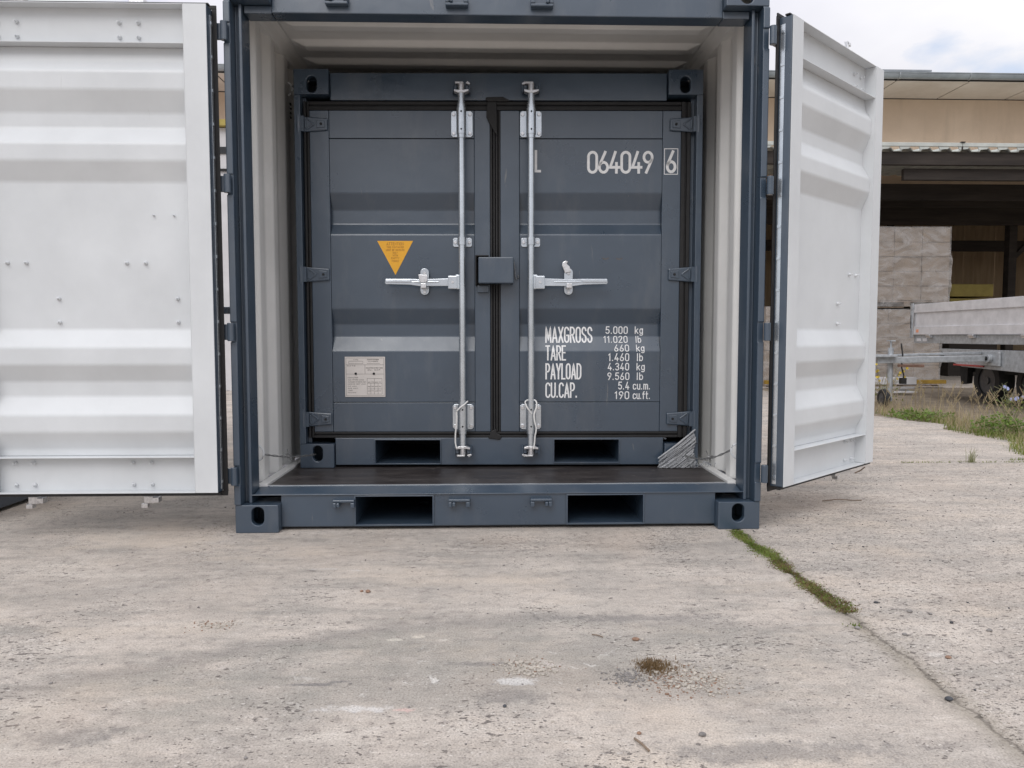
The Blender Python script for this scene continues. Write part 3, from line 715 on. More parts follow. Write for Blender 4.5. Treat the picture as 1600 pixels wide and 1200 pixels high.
# door surface depth as a function of height
PR = [(.175, .032), (.3205, .032), (.3206, .036), (.5715, .036), (.641, .070), (.703, .070), (.778, .036), (1.136, .036), (1.191, .070), (1.259, .070), (1.335, .036), (1.7, .036)]
def dsurf(x, z):
    if x > .789 or x < -.817: return .030
    for (a, p), (c_, q) in zip(PR, PR[1:]):
        if a <= z <= c_: return p+(q-p)*(z-a)/(c_-a)
    return .036
DZ0, DZ1 = .175, 1.726
hinge_src = {}
def small_door(sx, xo0, xo1, xi0, xi1, label):
    """xo0..xo1: hinge stile, xi0..xi1 lock stile (given from left to right order of the right-hand door; mirrored values for left)"""
    d = empty('container_door', (0, 0, 0), 0, sm); d['label'] = label
    lo, hi = min(xo0, xo1), max(xo0, xo1); g = MB(); g.box(lo, hi, .030, .075, DZ0, DZ1); g.build('hinge_stile', 'navy', d, .003)
    l2, hi2 = min(xi0, xi1), max(xi0, xi1); g = MB(); g.box(l2, hi2, .030, .075, DZ0, DZ1); g.build('lock_stile', 'navy', d, .003)
    pa, pb = (hi+.0012, l2-.0012) if sx < 0 else (hi2+.0012, lo-.0012)
    g = corr(soften([(.3220, .036)] + PR[3:11] + [(1.5915, .036)], .006), (lambda u, w, t: (t, w, u)), pa, pb, .003); g.build('corrugated_panel', 'navy', d, 0, True)
    g = MB(); g.box(pa, pb, .032, .075, 1.595, DZ1); g.build('top_plate', 'navy', d, .002)
    g = MB(); g.box(pa, pb, .032, .075, DZ0, .3185); g.build('bottom_plate', 'navy', d, .002)
    # rubber seal around the leaf
    g = MB(); oh = sx*.9245 ; a, c_ = sorted((sx*.8785 if sx > 0 else -.9105, oh if sx > 0 else -.9365))
    def lip(x0, x1, z0, z1):
        if z1-z0 > x1-x0:
            w = x1-x0; g.box(x0, x0+w*.42, .026, .06, z0, z1); g.box(x0+w*.42, x0+w*.62, .036, .06, z0, z1); g.box(x0+w*.62, x1, .029, .06, z0, z1)
        else:
            w = z1-z0; g.box(x0, x1, .026, .06, z0, z0+w*.42); g.box(x0, x1, .036, .06, z0+w*.42, z0+w*.62); g.box(x0, x1, .029, .06, z0+w*.62, z1)
    lip(a, c_, DZ0-.03, DZ1+.042)
    x0, x1 = (c_+.0005, -.0195) if sx < 0 else (-.0165, a-.0005)
    lip(x0, x1, DZ1+.0005, DZ1+.042); lip(x0, x1, DZ0-.03, DZ0-.0005)
    if sx > 0: lip(-.0165, l2-.0005, DZ0, DZ1)
    else: lip(hi2+.0005, -.0195, DZ0, DZ1)
    g.build('door_seal', 'rubber', d, .0035, seg=2)
    # three hinges
    for z in (1.6575, .943, .239):
        g = MB(); X = lambda v: sx*v
        o1, o2, o3 = .965, .935, .822
        # tapered blade
        g.extr([(X(.945), z-.037), (X(o3), z-.028), (X(o3), z+.028), (X(.945), z+.037)], XZ, .017, .0295)
        g.build('hinge', 'navy', d, .005)
        g = MB(); g.tube([(X(.958), .012, z-.040), (X(.958), .012, z+.040)], .0135, 14)
        g.box(*sorted((X(.948), X(.93))), .004, .0165, z-.036, z+.036); g.build('hinge_knuckle', 'navy', d, 0, True)
        g = MB()   # pressed ribs of the blade
        g.extr([(X(.925), z-.026), (X(.895), z-.003), (X(.895), z+.003), (X(.925), z+.026), (X(.918), z+.028), (X(.884), z+.004), (X(.884), z-.004), (X(.918), z-.028)], XZ, .012, .0165)
        g.box(*sorted((X(.928), X(.921))), .012, .0165, z-.02, z+.02)
        g.extr([(X(.872), z-.019), (X(.834), z-.015), (X(.834), z+.015), (X(.872), z+.019)], XZ, .0125, .0165)
        g.build('hinge_rib', 'navy', d, .002)
        g = MB(); g.tube([(X(.85), .0125, z), (X(.85), .0075, z)], .006, 8); g.build('hinge_rivet', 'dark', d)
    return d
dl = small_door(-1, -.910, -.8175, -.1195, -.0432, 'left door with triangular yellow sticker and small printed plate')
dr = small_door(1, .8785, .7895, .099, .0065, 'right door with white number and weight lettering')
# astragal boots of the seal at top and bottom of the meeting line
g = MB(); g.extr([(-.065, 1.775), (-.06, 1.785), (.02, 1.787), (.055, 1.768), (.04, 1.765), (-.055, 1.765)], XZ, .017, .0255)
g.extr([(-.058, 1.764), (-.012, 1.764), (-.008, 1.60), (-.045, 1.66), (-.06, 1.69)], XZ, .018, .0255); g.build('seal_boot', 'rubber', dl, .003)
g = MB(); g.extr([(-.055, .142), (.002, .135), (.012, .155), (-.012, .168), (-.018, .19), (-.04, .178)], XZ, .017, .0255); g.build('seal_boot', 'rubber', dl, .003)
# locking gear
def locking(sx, xr, d):
    yb = -.022
    g = MB(); g.tube([(xr, yb, .10), (xr, yb, 1.795)], .0165, 18); g.build('locking_bar', 'galv', d, 0, True)
    for z in (1.66, .249):
        g = MB(); g.extr([(xr-.052, z-.053), (xr-.043, z-.062), (xr+.043, z-.062), (xr+.052, z-.053), (xr+.052, z+.053), (xr+.043, z+.062), (xr-.043, z+.062), (xr-.052, z+.053)], XZ, .024, .0295)
        g.build('bracket_plate', 'galv', d, .002)
        g = MB(); g.tube([(xr, yb, z-.060), (xr, yb, z+.060)], .0235, 18); g.tube([(xr, yb, z+.060), (xr, yb, z+.078)], .0205, 18); g.tube([(xr, yb, z-.078), (xr, yb, z-.060)], .0205, 18)
        g.box(xr-.022, xr+.022, yb, .0235, z-.055, z+.055); g.build('bracket_sleeve', 'galv', d, 0, True)
        g = MB()
        for dz in (-.041, .041): g.tube([(xr+.001, yb-.0225, z+dz), (xr+.001, yb-.0245, z+dz)], .0045, 8)
        g.build('grease_hole', 'dark', d)
        for dx in (-.039, .039):
            for dz in (-.045, .045):
                g = MB(); g.tube([(xr+dx, .024, z+dz), (xr+dx, .018, z+dz)], [.0095, .0075], 10); g.build('rivet', 'zinc', d, 0, True)
    z = 1.098
    g = MB(); g.extr([(xr-.046, z-.016), (xr-.040, z-.022), (xr+.040, z-.022), (xr+.046, z-.016), (xr+.046, z+.016), (xr+.040, z+.022), (xr-.040, z+.022), (xr-.046, z+.016)], XZ, .029, .034); g.build('guide_plate', 'galv', d, .002)
    g = MB(); g.tube([(xr, yb, z-.018), (xr, yb, z+.018)], .0215, 18); g.box(xr-.019, xr+.019, yb, .0285, z-.016, z+.016); g.build('guide_sleeve', 'galv', d, 0, True)
    for dx in (-.034, .034):
        g = MB(); g.tube([(xr+dx, .029, z), (xr+dx, .023, z)], [.009, .007], 10); g.build('rivet', 'zinc', d, 0, True)
    # cams and their keepers
    for z, s in ((1.815, 1), (.086, -1)):
        g = MB(); g.tube([(xr, yb, z-.022), (xr, yb, z+.022)], .0145, 12)
        g.extr([(-.033, -.004), (-.014, -.010), (.016, -.010), (.036, -.002), (.036, .006), (.012, .003), (-.012, .003), (-.033, .005)], (lambda u, w, t: (xr+u, t, z-s*.016+s*w)), yb-.018, yb+.020)
        g.extr([(-.028, -.004), (-.004, -.002), (.010, -.004), (.010, .005), (-.028, .006)], (lambda u, w, t: (xr+u, t, z+s*.020+s*w)), yb-.016, yb+.018)
        g.box(xr-.006, xr+.006, yb-.019, yb-.006, z-.016, z+.02); g.build('cam', 'zinc', d, .0015)
        for q in (-1, 1):
            g = MB(); g.box(*sorted((xr+q*.020, xr+q*.037)), -.020, .0245, z-.012, z+.014); g.box(*sorted((xr+q*.036, xr+q*.043)), -.028, .0245, z-.020, z+.022)
            g.build('cam_keeper', 'navy', d, .003)
        g = MB(); g.extr([(.022, .018), (.040, .012), (.044, .018), (.03, .028)], (lambda u, w, t: (xr-u*sx, t, z+s*w)), yb-.014, .0245); g.build('keeper_tip', 'zinc', d, .001)
    # hub and handle
    zc = .902; s = sx
    g = MB(); g.box(*sorted((xr+s*.012, xr+s*.030)), yb-.016, yb+.014, zc-.034, zc+.036); g.box(*sorted((xr+s*.022, xr+s*.066)), yb-.024, yb+.004, zc-.033, zc+.030)
    g.build('handle_hub', 'galv', d, .004)
    g = MB(); g.tube([(xr+s*.043, yb-.024, zc), (xr+s*.043, yb-.028, zc)], .006, 10); g.build('hub_pin', 'zinc', d, 0, True)
    g = MB(); x0 = xr+s*.060; e = xr+s*.365
    for dz in (.0,):
        g.extr([(x0, zc-.018), (xr+s*.20, zc-.019), (xr+s*.25, zc-.012), (e, zc-.009), (e+s*.004, zc), (e, zc+.016), (xr+s*.25, zc+.016), (xr+s*.19, zc+.014), (x0, zc+.018)], XZ, yb-.012, yb-.003)
    g.extr([(xr+s*.11, zc-.001), (xr+s*.21, zc-.004), (xr+s*.25, zc+.001), (xr+s*.21, zc+.006), (xr+s*.11, zc+.004)], XZ, yb-.017, yb-.0125)
    g.box(*sorted((xr+s*.245, e)), yb-.018, yb-.0125, zc-.001, zc+.012)
    g.build('handle', 'galv', d, .002)
    cx = xr+s*(.183)
    g = MB(); g.extr([(cx+.021*math.cos(a), zc+.050+.020*math.sin(a)) for a in [math.pi*k/8 for k in range(9)]] + [(cx+.021*math.cos(a), zc-.038+.020*math.sin(a)) for a in [math.pi+math.pi*k/8 for k in range(9)]], XZ, .012, .0175)
    g.box(cx-.014, cx+.014, .018, .0355, zc+.028, zc+.058); g.box(cx-.014, cx+.014, .018, .0355, zc-.052, zc-.022)
    g.build('handle_catch', 'galv', d, .0015)
    g = MB(); g.box(cx-.014, cx+.014, yb-.022, .011, zc-.030, zc-.0195); g.box(cx-.013, cx+.013, yb-.026, yb-.019, zc-.028, zc-.006); g.build('catch_hook', 'zinc', d, .002)
    g = MB(); g.tube([(cx, .0115, zc+.046), (cx, .005, zc+.046)], [.0085, .007], 10); g.tube([(cx, .0115, zc-.045), (cx, .005, zc-.045)], [.0085, .007], 10); g.build('catch_rivet', 'zinc', d, 0, True)
    if sx < 0:   # closed hasp flap over the handle
        g = MB(); g.extr([(cx-.020, zc+.008), (cx-.010, zc-.002), (cx+.010, zc-.002), (cx+.020, zc+.008), (cx+.019, zc+.034), (cx-.024, zc+.036)], XZ, yb-.024, yb-.019); g.build('catch_flap', 'zinc', d, .002)
    else:        # flap turned up, leaning left
        g = MB(); g.extr([(cx-.018, zc+.046), (cx+.014, zc+.052), (cx+.004, zc+.078), (cx-.010, zc+.090), (cx-.003, zc+.102), (cx-.014, zc+.106), (cx-.030, zc+.098), (cx-.033, zc+.082), (cx-.026, zc+.066)], XZ, -.002, .0045)
        g.build('catch_flap', 'zinc', d, .003)
locking(-1, -.178, dl); locking(1, .153, dr)
# lock box
g = MB(); g.box(-.098, .069, -.062, .0, .895, 1.019); g.box(.045, .069, .0005, .0295, .895, 1.019); g.build('lock_box', 'navy', dr, .005)
g = MB(); g.box(-.114, -.108, -.035, .0295, .887, 1.031); g.box(-.1075, -.05, -.035, .0295, 1.025, 1.031); g.box(-.1075, -.0435, .024, .0295, .893, 1.024); g.build('lock_box_shroud', 'rubber', dl, .002)
g = MB(); g.box(-.106, -.05, .004, .0295, .856, .888); g.build('lock_box_foot', 'navy', dl, .003)
g = MB(); g.tube([(.072, .022, 1.005), (.076, .022, .96), (.078, .022, .93), (.085, .022, .918), (.094, .022, .925), (.092, .022, .94)], .0022, 6); g.build('box_latch_wire', 'wire', dr, 0, True)
# lettering
mk = MB(); S = dsurf
text(mk, '064049', .432, 1.4345, .096, width=.308, w=.135, gap=.13, surf=S); text(mk, '6', .8125, 1.436, .096, sx=.98, w=.14, surf=S)
for seg in ([(.7985, 1.4245), (.7985, 1.5455), (.8625, 1.5455), (.8625, 1.4245), (.7985, 1.4245)],): ribbon(mk, seg, .0035, S, .0012)
mk.build('number_marking', 'marking', dr, recalc=False)
mk = MB(); ribbon(mk, [(.178, 1.535), (.178, 1.44), (.197, 1.44)], .012, S, .0012); mk.build('number_marking', 'marking', dr, recalc=False)
def tpx(px, py):   # photographed lettering table, measured on the door face
    return (.228+(px-853)*.003145, .690-(py-511)*.003145)
rows = [('MAXGROSS', 853.5, 512, 535, 72), ('TARE', 853.5, 541, 562.5, 30), ('PAYLOAD', 853.5, 569, 592, 54), ('CU.CAP.', 853.5, 599, 621, 48)]
for s_, px, y0, y1, wpx in rows:
    x, z = tpx(px, y1); mk = MB(); text(mk, s_, x, z, (y1-y0)*.003145, width=wpx*.003145, w=.105, gap=.20, surf=S); mk.build('weight_marking', 'marking', dr, recalc=False)
nums = [('5.000', 948, 981.5, 511, 521.5, 'kg', 994, 1005.5), ('11.020', 944.5, 981, 526, 535.5, 'lb', 994.5, 1002.5), ('660', 960.5, 982.5, 539.5, 549, 'kg', 995, 1006.5), ('1.460', 951, 982.5, 553, 564, 'lb', 995.5, 1004),
        ('4.340', 950.5, 982.5, 568, 578.5, 'kg', 995.5, 1007), ('9.560', 950, 983, 583, 593.5, 'lb', 995.5, 1004.5), ('5.4', 967, 983, 597.5, 608.5, 'cu.m.', 990, 1016), ('190', 961.5, 983, 612.5, 623.5, 'cu.ft.', 990, 1016)]
for s_, xa, xb, y0, y1, u_, ua, ub in nums:
    mk = MB(); x, z = tpx(xa, y1); text(mk, s_, x, z, (y1-y0)*.003145, width=(xb-xa)*.003145, w=.135, gap=.24, surf=S)
    mk.build('weight_marking', 'marking', dr, recalc=False); mk = MB()
    x, z = tpx(ua, y1); text(mk, u_, x, z, (y1-y0)*.003145, width=(ub-ua)*.003145, w=.13, gap=.2, surf=S)
    mk.build('weight_marking', 'marking', dr, recalc=False)
g = MB()
for sx0, sz0 in ((.505, 1.022), (.572, 1.021)):
    o_ = MB(); ribbon(o_, [(sx0, sz0), (sx0+.014, sz0-.004), (sx0+.026, sz0+.001)], .006, S, .0004); o_.build('scuff_mark', 'ink', dr, recalc=False)
# yellow triangular sticker
st = MB(); st.extr([(-.592, 1.106), (-.418, 1.106), (-.505, .942)], XZ, .0345, .0357); st = st.build('warning_sticker', 'yellow', dl)
tx = MB(); flat = lambda x, z: .0345
for s_, z, wd, h in (('ATTENTION', 1.0855, .082, .0125), ('THIS CONTAINER', 1.072, .082, .008), ('MUST BE HANDLED', 1.0585, .088, .008), ('ONLY', 1.045, .022, .008), ('WITH', 1.032, .024, .008), ('EMPTY', 1.019, .038, .008), ('FORKS', 1.005, .032, .008)):
    text(tx, s_, -.505-wd/2, z, h, width=wd, w=.17, gap=.22, surf=flat, off=.0006)
tx.build('sticker_text', 'brownink', dl, recalc=False)
# data plate
g = MB(); g.box(-.757, -.560, .032, .0357, .347, .544); g.build('data_plate', 'plate', dl, .0006)
tx = MB(); f32 = lambda x, z: .032
def T(u, v): return (-.757+.197*u, .544-.197*v)
def ln(u0, v0, u1, v1, w=.0012): ribbon(tx, [T(u0, v0), T(u1, v1)], w, f32, .0005)
for a in ((.03, .20, .97, .20), (.03, .43, .97, .43), (.50, .20, .50, .43), (.10, .11, .10, .17), (.10, .17, .45, .17), (.45, .11, .45, .17), (.10, .11, .45, .11), (.55, .06, .85, .06), (.55, .17, .87, .17), (.03, .03, .97, .03), (.03, .03, .03, .97), (.97, .03, .97, .97), (.03, .97, .97, .97),
          (.55, .54, .92, .54), (.55, .54, .55, .93), (.92, .54, .92, .93), (.55, .93, .92, .93), (.55, .66, .92, .66), (.55, .80, .92, .80), (.73, .54, .73, .93), (.64, .66, .64, .93), (.82, .66, .82, .93)): ln(*a)
words = ['DATE OF MANUFACTURE', 'IDENTIFICATION NO', 'MAXIMUM GROSS', 'ALLOWABLE STACK', 'RACKING TEST', 'END WALL', 'SIDE WALL', 'ROOF LOAD']
words = ['CONTAINER', 'MAX GROSS LOAD', 'ALLOWABLE STACKING LOAD', 'RACKING TEST LOAD', 'END WALL', 'SIDE WALL', 'TARE', 'PAYLOAD']
def put(s_, u, v, wd, h=.020):
    s_ = ''.join(ch for ch in s_ if ch == ' ' or ch in G_); x, z = T(u, v); text(tx, s_, x, z, .197*h, width=.197*wd, w=.2, gap=.25, surf=f32, off=.0009)
for k, s_ in enumerate(words): put(s_, .07, .53+.053*k, min(.44, .028*len(s_)))
put('TYPE', .21, .085, .12); put('CONTAINER', .56, .085, .28); put('NUMBER', .58, .125, .24); put('MAINTENANCE DUE', .53, .29, .41, .026); put('CU. CAP.', .57, .34, .33, .026); put('DATE', .06, .235, .2)
for r_ in range(3):
    for q in range(2): put('640', .57+.18*q, .62+.11*r_+.02, .06); put('90', .66+.18*q, .64+.11*r_, .05)
tx.build('plate_text', 'ink', dl, recalc=False)
g = MB()
for u in (.27, .72): x, z = T(u, .42); g.tube([(x, .0318, z), (x, .0285, z)], .006, 10)
g.build('plate_rivet', 'dark', dl)

# ------------------------------------------------------------------ lashing wires, ties, film
def L2W(x, y, z): c, s = math.cos(-.0233), math.sin(-.0233); return Vector((.0046+c*x-s*y, .5493+s*x+c*y, .1735+z))
def wire(name, label, a, b_, sag, seed, r=.0022):
    rr = random.Random(seed); a = Vector(a); b_ = Vector(b_); g = MB()
    for ph in (0, math.pi):
        pts = []
        for k in range(33):
            t = k/32; p = a.lerp(b_, t); p = p+Vector((0, 0, -sag*math.sin(math.pi*t)))
            tw = 22*t+ph; am = .0030 if .12 < t < .88 else .006*math.sin(math.pi*t)+.0015
            pts.append(p+Vector((0, am*math.cos(tw), am*math.sin(tw))))
        g.tube(pts, r, 6)
    # knot with loose ends
    k0 = a.lerp(b_, .45); k0.z -= sag*.9
    for q in range(4):
        d = Vector((rr.uniform(-1, 1), rr.uniform(-.6, .6), rr.uniform(-1, .8))).normalized()*rr.uniform(.02, .045)
        g.tube([k0, k0+d*.5+Vector((0, 0, .006)), k0+d], r*.9, 6)
    pts = [k0+Vector((.006*math.cos(i*.9), .008*math.sin(i*.9), .012*math.sin(i*.55))) for i in range(22)]; g.tube(pts, r*.9, 6)
    o = g.build(name, 'wire', None, 0, True); tag(o, label, 'wire', 'wires lashing the small container inside the large one'); return o
wire('lashing_wire', 'twisted wire tying the bottom left corner of the inner container to the wall', (-1.03, .17, .305), L2W(-.90, .01, .067), .012, 1)
wire('lashing_wire', 'twisted wire from the wall to the plastic film at the inner bottom right corner', (1.03, .17, .315), L2W(.90, .0, .062), .03, 2)
wire('lashing_wire', 'twisted wire at the top left corner hole of the inner container', (-1.03, .78, 2.07), L2W(-.905, .01, 1.855), .02, 3)
wire('lashing_wire', 'twisted wire at the top right corner hole of the inner container', (1.03, .78, 2.07), L2W(.905, .01, 1.86), .02, 4)
# cable ties on the lower brackets
def tie(label, pts, seed):
    g = MB(); w = [L2W(*p) for p in pts]; sm_ = []
    for i in range(len(w)-1):
        for k in range(5):
            t = k/5; p0, p1, p2, p3 = w[max(i-1, 0)], w[i], w[i+1], w[min(i+2, len(w)-1)]
            sm_.append(.5*((2*p1)+(-p0+p2)*t+(2*p0-5*p1+4*p2-p3)*t*t+(-p0+3*p1-3*p2+p3)*t**3))
    sm_.append(w[-1]); g.tube(sm_, .0038, 8); o = g.build('cable_tie', 'whitewire', None, 0, True); tag(o, label, 'cable tie', 'cable ties on the lower bar brackets')
tie('white cable tie hanging down the left side of the left locking bar foot', [(-.153, -.03, .330), (-.170, -.052, .315), (-.19, -.054, .30), (-.205, -.05, .28), (-.205, -.048, .25), (-.208, -.045, .21), (-.212, -.045, .17), (-.212, -.045, .13), (-.207, -.045, .105)], 1)
tie('white cable tie looped around the foot of the right locking bar', [(.157, -.045, .27), (.135, -.053, .30), (.125, -.05, .325), (.135, -.03, .335), (.165, -.02, .337), (.18, -.045, .325), (.178, -.053, .30), (.168, -.054, .27), (.170, -.054, .235), (.178, -.054, .20), (.172, -.052, .16), (.170, -.05, .13), (.166, -.05, .10)], 2)
# film wrapped round the lower right casting
rr = random.Random(5)
FX0, FX1 = .775, .956; SL = .78                       # strands run up to the right at this slope
def top_z(x): return .048+(x-FX0)*SL
def fy(x, z): return -.010-.012*math.sin(max(0, min(1, (x-FX0)/(FX1-FX0)))*math.pi)+.003*math.sin((z-x*SL)*310+x*9)+.003*math.sin((z-x*SL)*97+x*20)+.0015*math.sin((z-x*SL)*530)
V = []; F = []; nx_, nz_ = 30, 60
for i in range(nx_+1):
    x = FX0+(FX1-FX0)*i/nx_+0
    for j in range(nz_+1):
        zt = top_z(x); off = zt*(j/nz_); z = zt-off; V.append(L2W(x+.006*math.sin(z*60), fy(x, z), z+.001))
for i in range(nx_):
    for j in range(nz_): a = i*(nz_+1)+j; F.append((a, a+1, a+nz_+2, a+nz_+1))
film_o = MB(); film_o.add(V, F); wedge = film_o.build('plastic_film', 'filmwedge', None, 0, True, recalc=False); md = wedge.modifiers.new('s', 'SOLIDIFY'); md.thickness = .0008
tag(wedge, 'silvery stretch film drawn tight round the lower right corner of the inner container', 'plastic film')
g = MB()
for k in range(30):
    c0 = rr.random()**.8*.17; xa = max(FX0, FX0+max(0, c0-.045)/SL); L_ = (FX1-xa)*rr.uniform(.4, 1); xs_ = xa+(FX1-xa-L_)*rr.random()
    pts = [(xs_+L_*q/5, top_z(xs_+L_*q/5)-c0) for q in range(6)]; g.tube([L2W(px_, fy(px_, pz_)-.004, max(.003, pz_)) for px_, pz_ in pts], rr.uniform(.0006, .0016), 5)
g.tube([L2W(x, fy(x, top_z(x))-.003, top_z(x)) for x in [FX0+(FX1-FX0)*q/8 for q in range(9)]], .0036, 7)
for k in range(22):
    p = L2W(.93+rr.random()*.11, -.01-rr.random()*.06, .004+rr.random()*.02); q = p+Vector((rr.uniform(-.05, .05), rr.uniform(-.02, .02), rr.uniform(-.01, .02))); q.z = max(q.z, .176)
    g.tube([p, (p+q)/2+Vector((0, 0, rr.uniform(0, .015))), q], .0014, 5)
g.build('film_strand', 'strand', wedge, 0, True)

# ------------------------------------------------------------------ NEIGHBOUR CONTAINER (left, mostly behind the open door)
nb = tag(empty('neighbour_container', (-3.42, .12, 0), 0), 'dark container standing behind the open left door, only its bottom corner showing', 'shipping container')
castings(nb, 1.1, H, LEN)
for sx in (-1, 1):
    for y0, y1 in ((0.0, .1), (LEN-.1, LEN)):
        g = MB(); g.box(*sorted((sx*1.02, sx*1.1)), y0, y1, .1185, H-.1185); g.build('corner_post', 'navy', nb, .003)
    g = MB(); g.box(*sorted((sx*1.05, sx*1.098)), .164, LEN-.164, .02, .15); g.build('bottom_side_rail', 'navy', nb)
    g = MB(); g.box(*sorted((sx*1.05, sx*1.098)), .164, LEN-.164, H-.09, H-.01); g.build('top_side_rail', 'navy', nb)
    g = corr(trap(.101, LEN-.101, 9, .03, .28, .22), (lambda u, w, t, sx=sx: (sx*(1.05+w), u, t)), .151, H-.091, .003); g.build('side_wall', 'navy', nb)
for y in (.05, LEN-.05):
    g = MB(); g.box(-1.019, 1.019, y-.01, y+.01, .16, H-.16); g.build('end_wall', 'navy', nb)
    g = MB(); g.box(-.92, .92, y-.01, y+.03, .02, .158); g.build('end_rail', 'navy', nb)
g = MB(); g.box(-1.04, 1.04, .1, LEN-.1, H-.03, H-.02); g.build('roof_panel', 'navy', nb)

# =================================================================== WAREHOUSE
wh = tag(empty('warehouse', (0, 12, 0), .006), 'long beige rendered warehouse with a grey gutter, wide eaves and a dark open shed below', 'building')
g = MB(); g.box(-22, 3.2, 0, .3, 0, 5.5); g.box(3.2, 30, 0, .3, 3.55, 5.5); g.build('wall', 'render_wall', wh)
for k in range(30):
    x = -14.6+1.38*k+.0; g = MB(); g.box(x+.012, x+1.368, -1.0, -.002, 5.515, 5.53); g.build('soffit_panel', 'soffit', wh, .004)
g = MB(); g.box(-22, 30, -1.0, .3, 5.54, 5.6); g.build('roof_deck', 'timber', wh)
g = MB(); g.add([(-22, -1.08, 5.63), (30, -1.08, 5.63), (30, 6, 5.95), (-22, 6, 5.95)], [(0, 1, 2, 3)]); o = g.build('roof', 'gutter', wh)
g = MB(); pr = [(-1.06+.085*math.cos(math.radians(a)), 5.625+.085*math.sin(math.radians(a))) for a in range(180, 361, 15)]
for i in range(len(pr)-1): pass
V = [(x, y, z) for x in (-22, 30) for y, z in pr]; nn = len(pr); g.add(V, [(i, i+1, nn+i+1, nn+i) for i in range(nn-1)])
g.tube([(-22, -1.145, 5.63), (30, -1.145, 5.63)], .012, 8); o = g.build('gutter', 'gutter', wh, 0, True); md = o.modifiers.new('s', 'SOLIDIFY'); md.thickness = .004
for k in range(26):
    x = -14+1.33*k+.2*R.random(); g = MB(); pts = [(x+.03*t/9, -1.06+.092*math.cos(math.radians(180+18*t)), 5.627+.092*math.sin(math.radians(180+18*t))) for t in range(11)]
    g.tube(pts, .008, 6); g.build('gutter_bracket', 'galv', wh)
g = MB(); g.box(7.2, 8.15, -1.0, -.7, 5.70, 5.73); g.build('roof_hatch', 'gutter', wh)
# annex left
g = MB(); g.box(-9, -2.9, -3.5, -3.3, 0, 3.9); g.box(-9, -2.9, -3.29, -.01, 3.8, 3.9); g.build('annex_wall', 'annex', wh)
g = MB(); g.box(-6.5, -3.2, -3.52, -3.501, 3.52, 3.62); g.build('annex_window', 'glass', wh)
g = MB(); g.box(-6.5, -3.2, -3.53, -3.521, 3.26, 3.30); g.build('annex_trim', 'dark', wh)
g = MB(); g.box(-9.1, -2.8, -3.6, -3.0, 3.91, 4.0); g.build('annex_roof_edge', 'olive', wh)
# open shed: canopy sheets, beams, posts, interior
cz = 3.55
g = MB(); prof = []
x = 3.3
while x < 22:
    prof += [(x, .0), (x+.11, .0), (x+.15, .045), (x+.26, .045)]; x += .30
cg = MB(); V = []; n = len(prof)
for y, zo in ((-3.75, 0), (-.01, .42)):
    V += [(px, y, cz+.04+zo+pz) for px, pz in prof]
cg.add(V, [(i, i+1, n+i+1, n+i) for i in range(n-1)]); o = cg.build('canopy_sheet', 'sheet', wh); md = o.modifiers.new('s', 'SOLIDIFY'); md.thickness = .012  # canopy coloured pale as a bounce surface to brighten wall and soffit
g = MB(); g.box(3.3, 22, -3.80, -3.765, cz+.095, cz+.150); g.build('canopy_flashing', 'sheet', wh, .004)
k = 0; x = 3.36
while x < 22:
    g = MB(); g.extr([(x, cz+.094), (x+.17, cz+.094), (x+.14, cz+.060), (x+.02, cz+.050)], XZ, -3.79, -3.775); g.build('sheet_end', 'sheet', wh); x += .30
for x in (4.6, 5.7, 7.02, 8.2, 9.4):
    g = MB(); g.box(x-.03, x+.03, -3.82, -3.77, cz+.151, cz+.163); g.tube([(x, -3.79, cz+.05), (x, -3.79, cz+.155)], .012, 6); g.build('roof_fixing', 'timber', wh)
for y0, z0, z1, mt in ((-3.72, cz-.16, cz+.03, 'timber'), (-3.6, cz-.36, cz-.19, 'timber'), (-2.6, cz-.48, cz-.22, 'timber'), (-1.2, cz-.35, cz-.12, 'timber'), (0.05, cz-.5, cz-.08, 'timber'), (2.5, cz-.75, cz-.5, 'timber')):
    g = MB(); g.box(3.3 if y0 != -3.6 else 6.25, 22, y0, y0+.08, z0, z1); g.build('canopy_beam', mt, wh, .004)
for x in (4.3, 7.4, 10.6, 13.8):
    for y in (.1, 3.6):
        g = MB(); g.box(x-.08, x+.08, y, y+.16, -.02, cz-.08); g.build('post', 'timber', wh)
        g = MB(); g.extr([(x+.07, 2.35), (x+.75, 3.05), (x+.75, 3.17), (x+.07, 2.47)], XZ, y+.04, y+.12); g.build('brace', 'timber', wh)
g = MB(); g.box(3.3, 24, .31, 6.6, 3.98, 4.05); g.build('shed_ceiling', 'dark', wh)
x = 3.0
while x < 22:
    w = .30; g = MB(); g.box(x+.006, x+w-.006, 5.8+R.uniform(-.008, .008), 5.83, -.03, 3.97); g.build('wall_board', 'board', wh); x += w
for x in (3.2, 22.0):
    g = MB(); g.box(x-.1, x+.1, .31, 6.3, -.03, 3.97); g.build('shed_side_wall', 'board', wh)

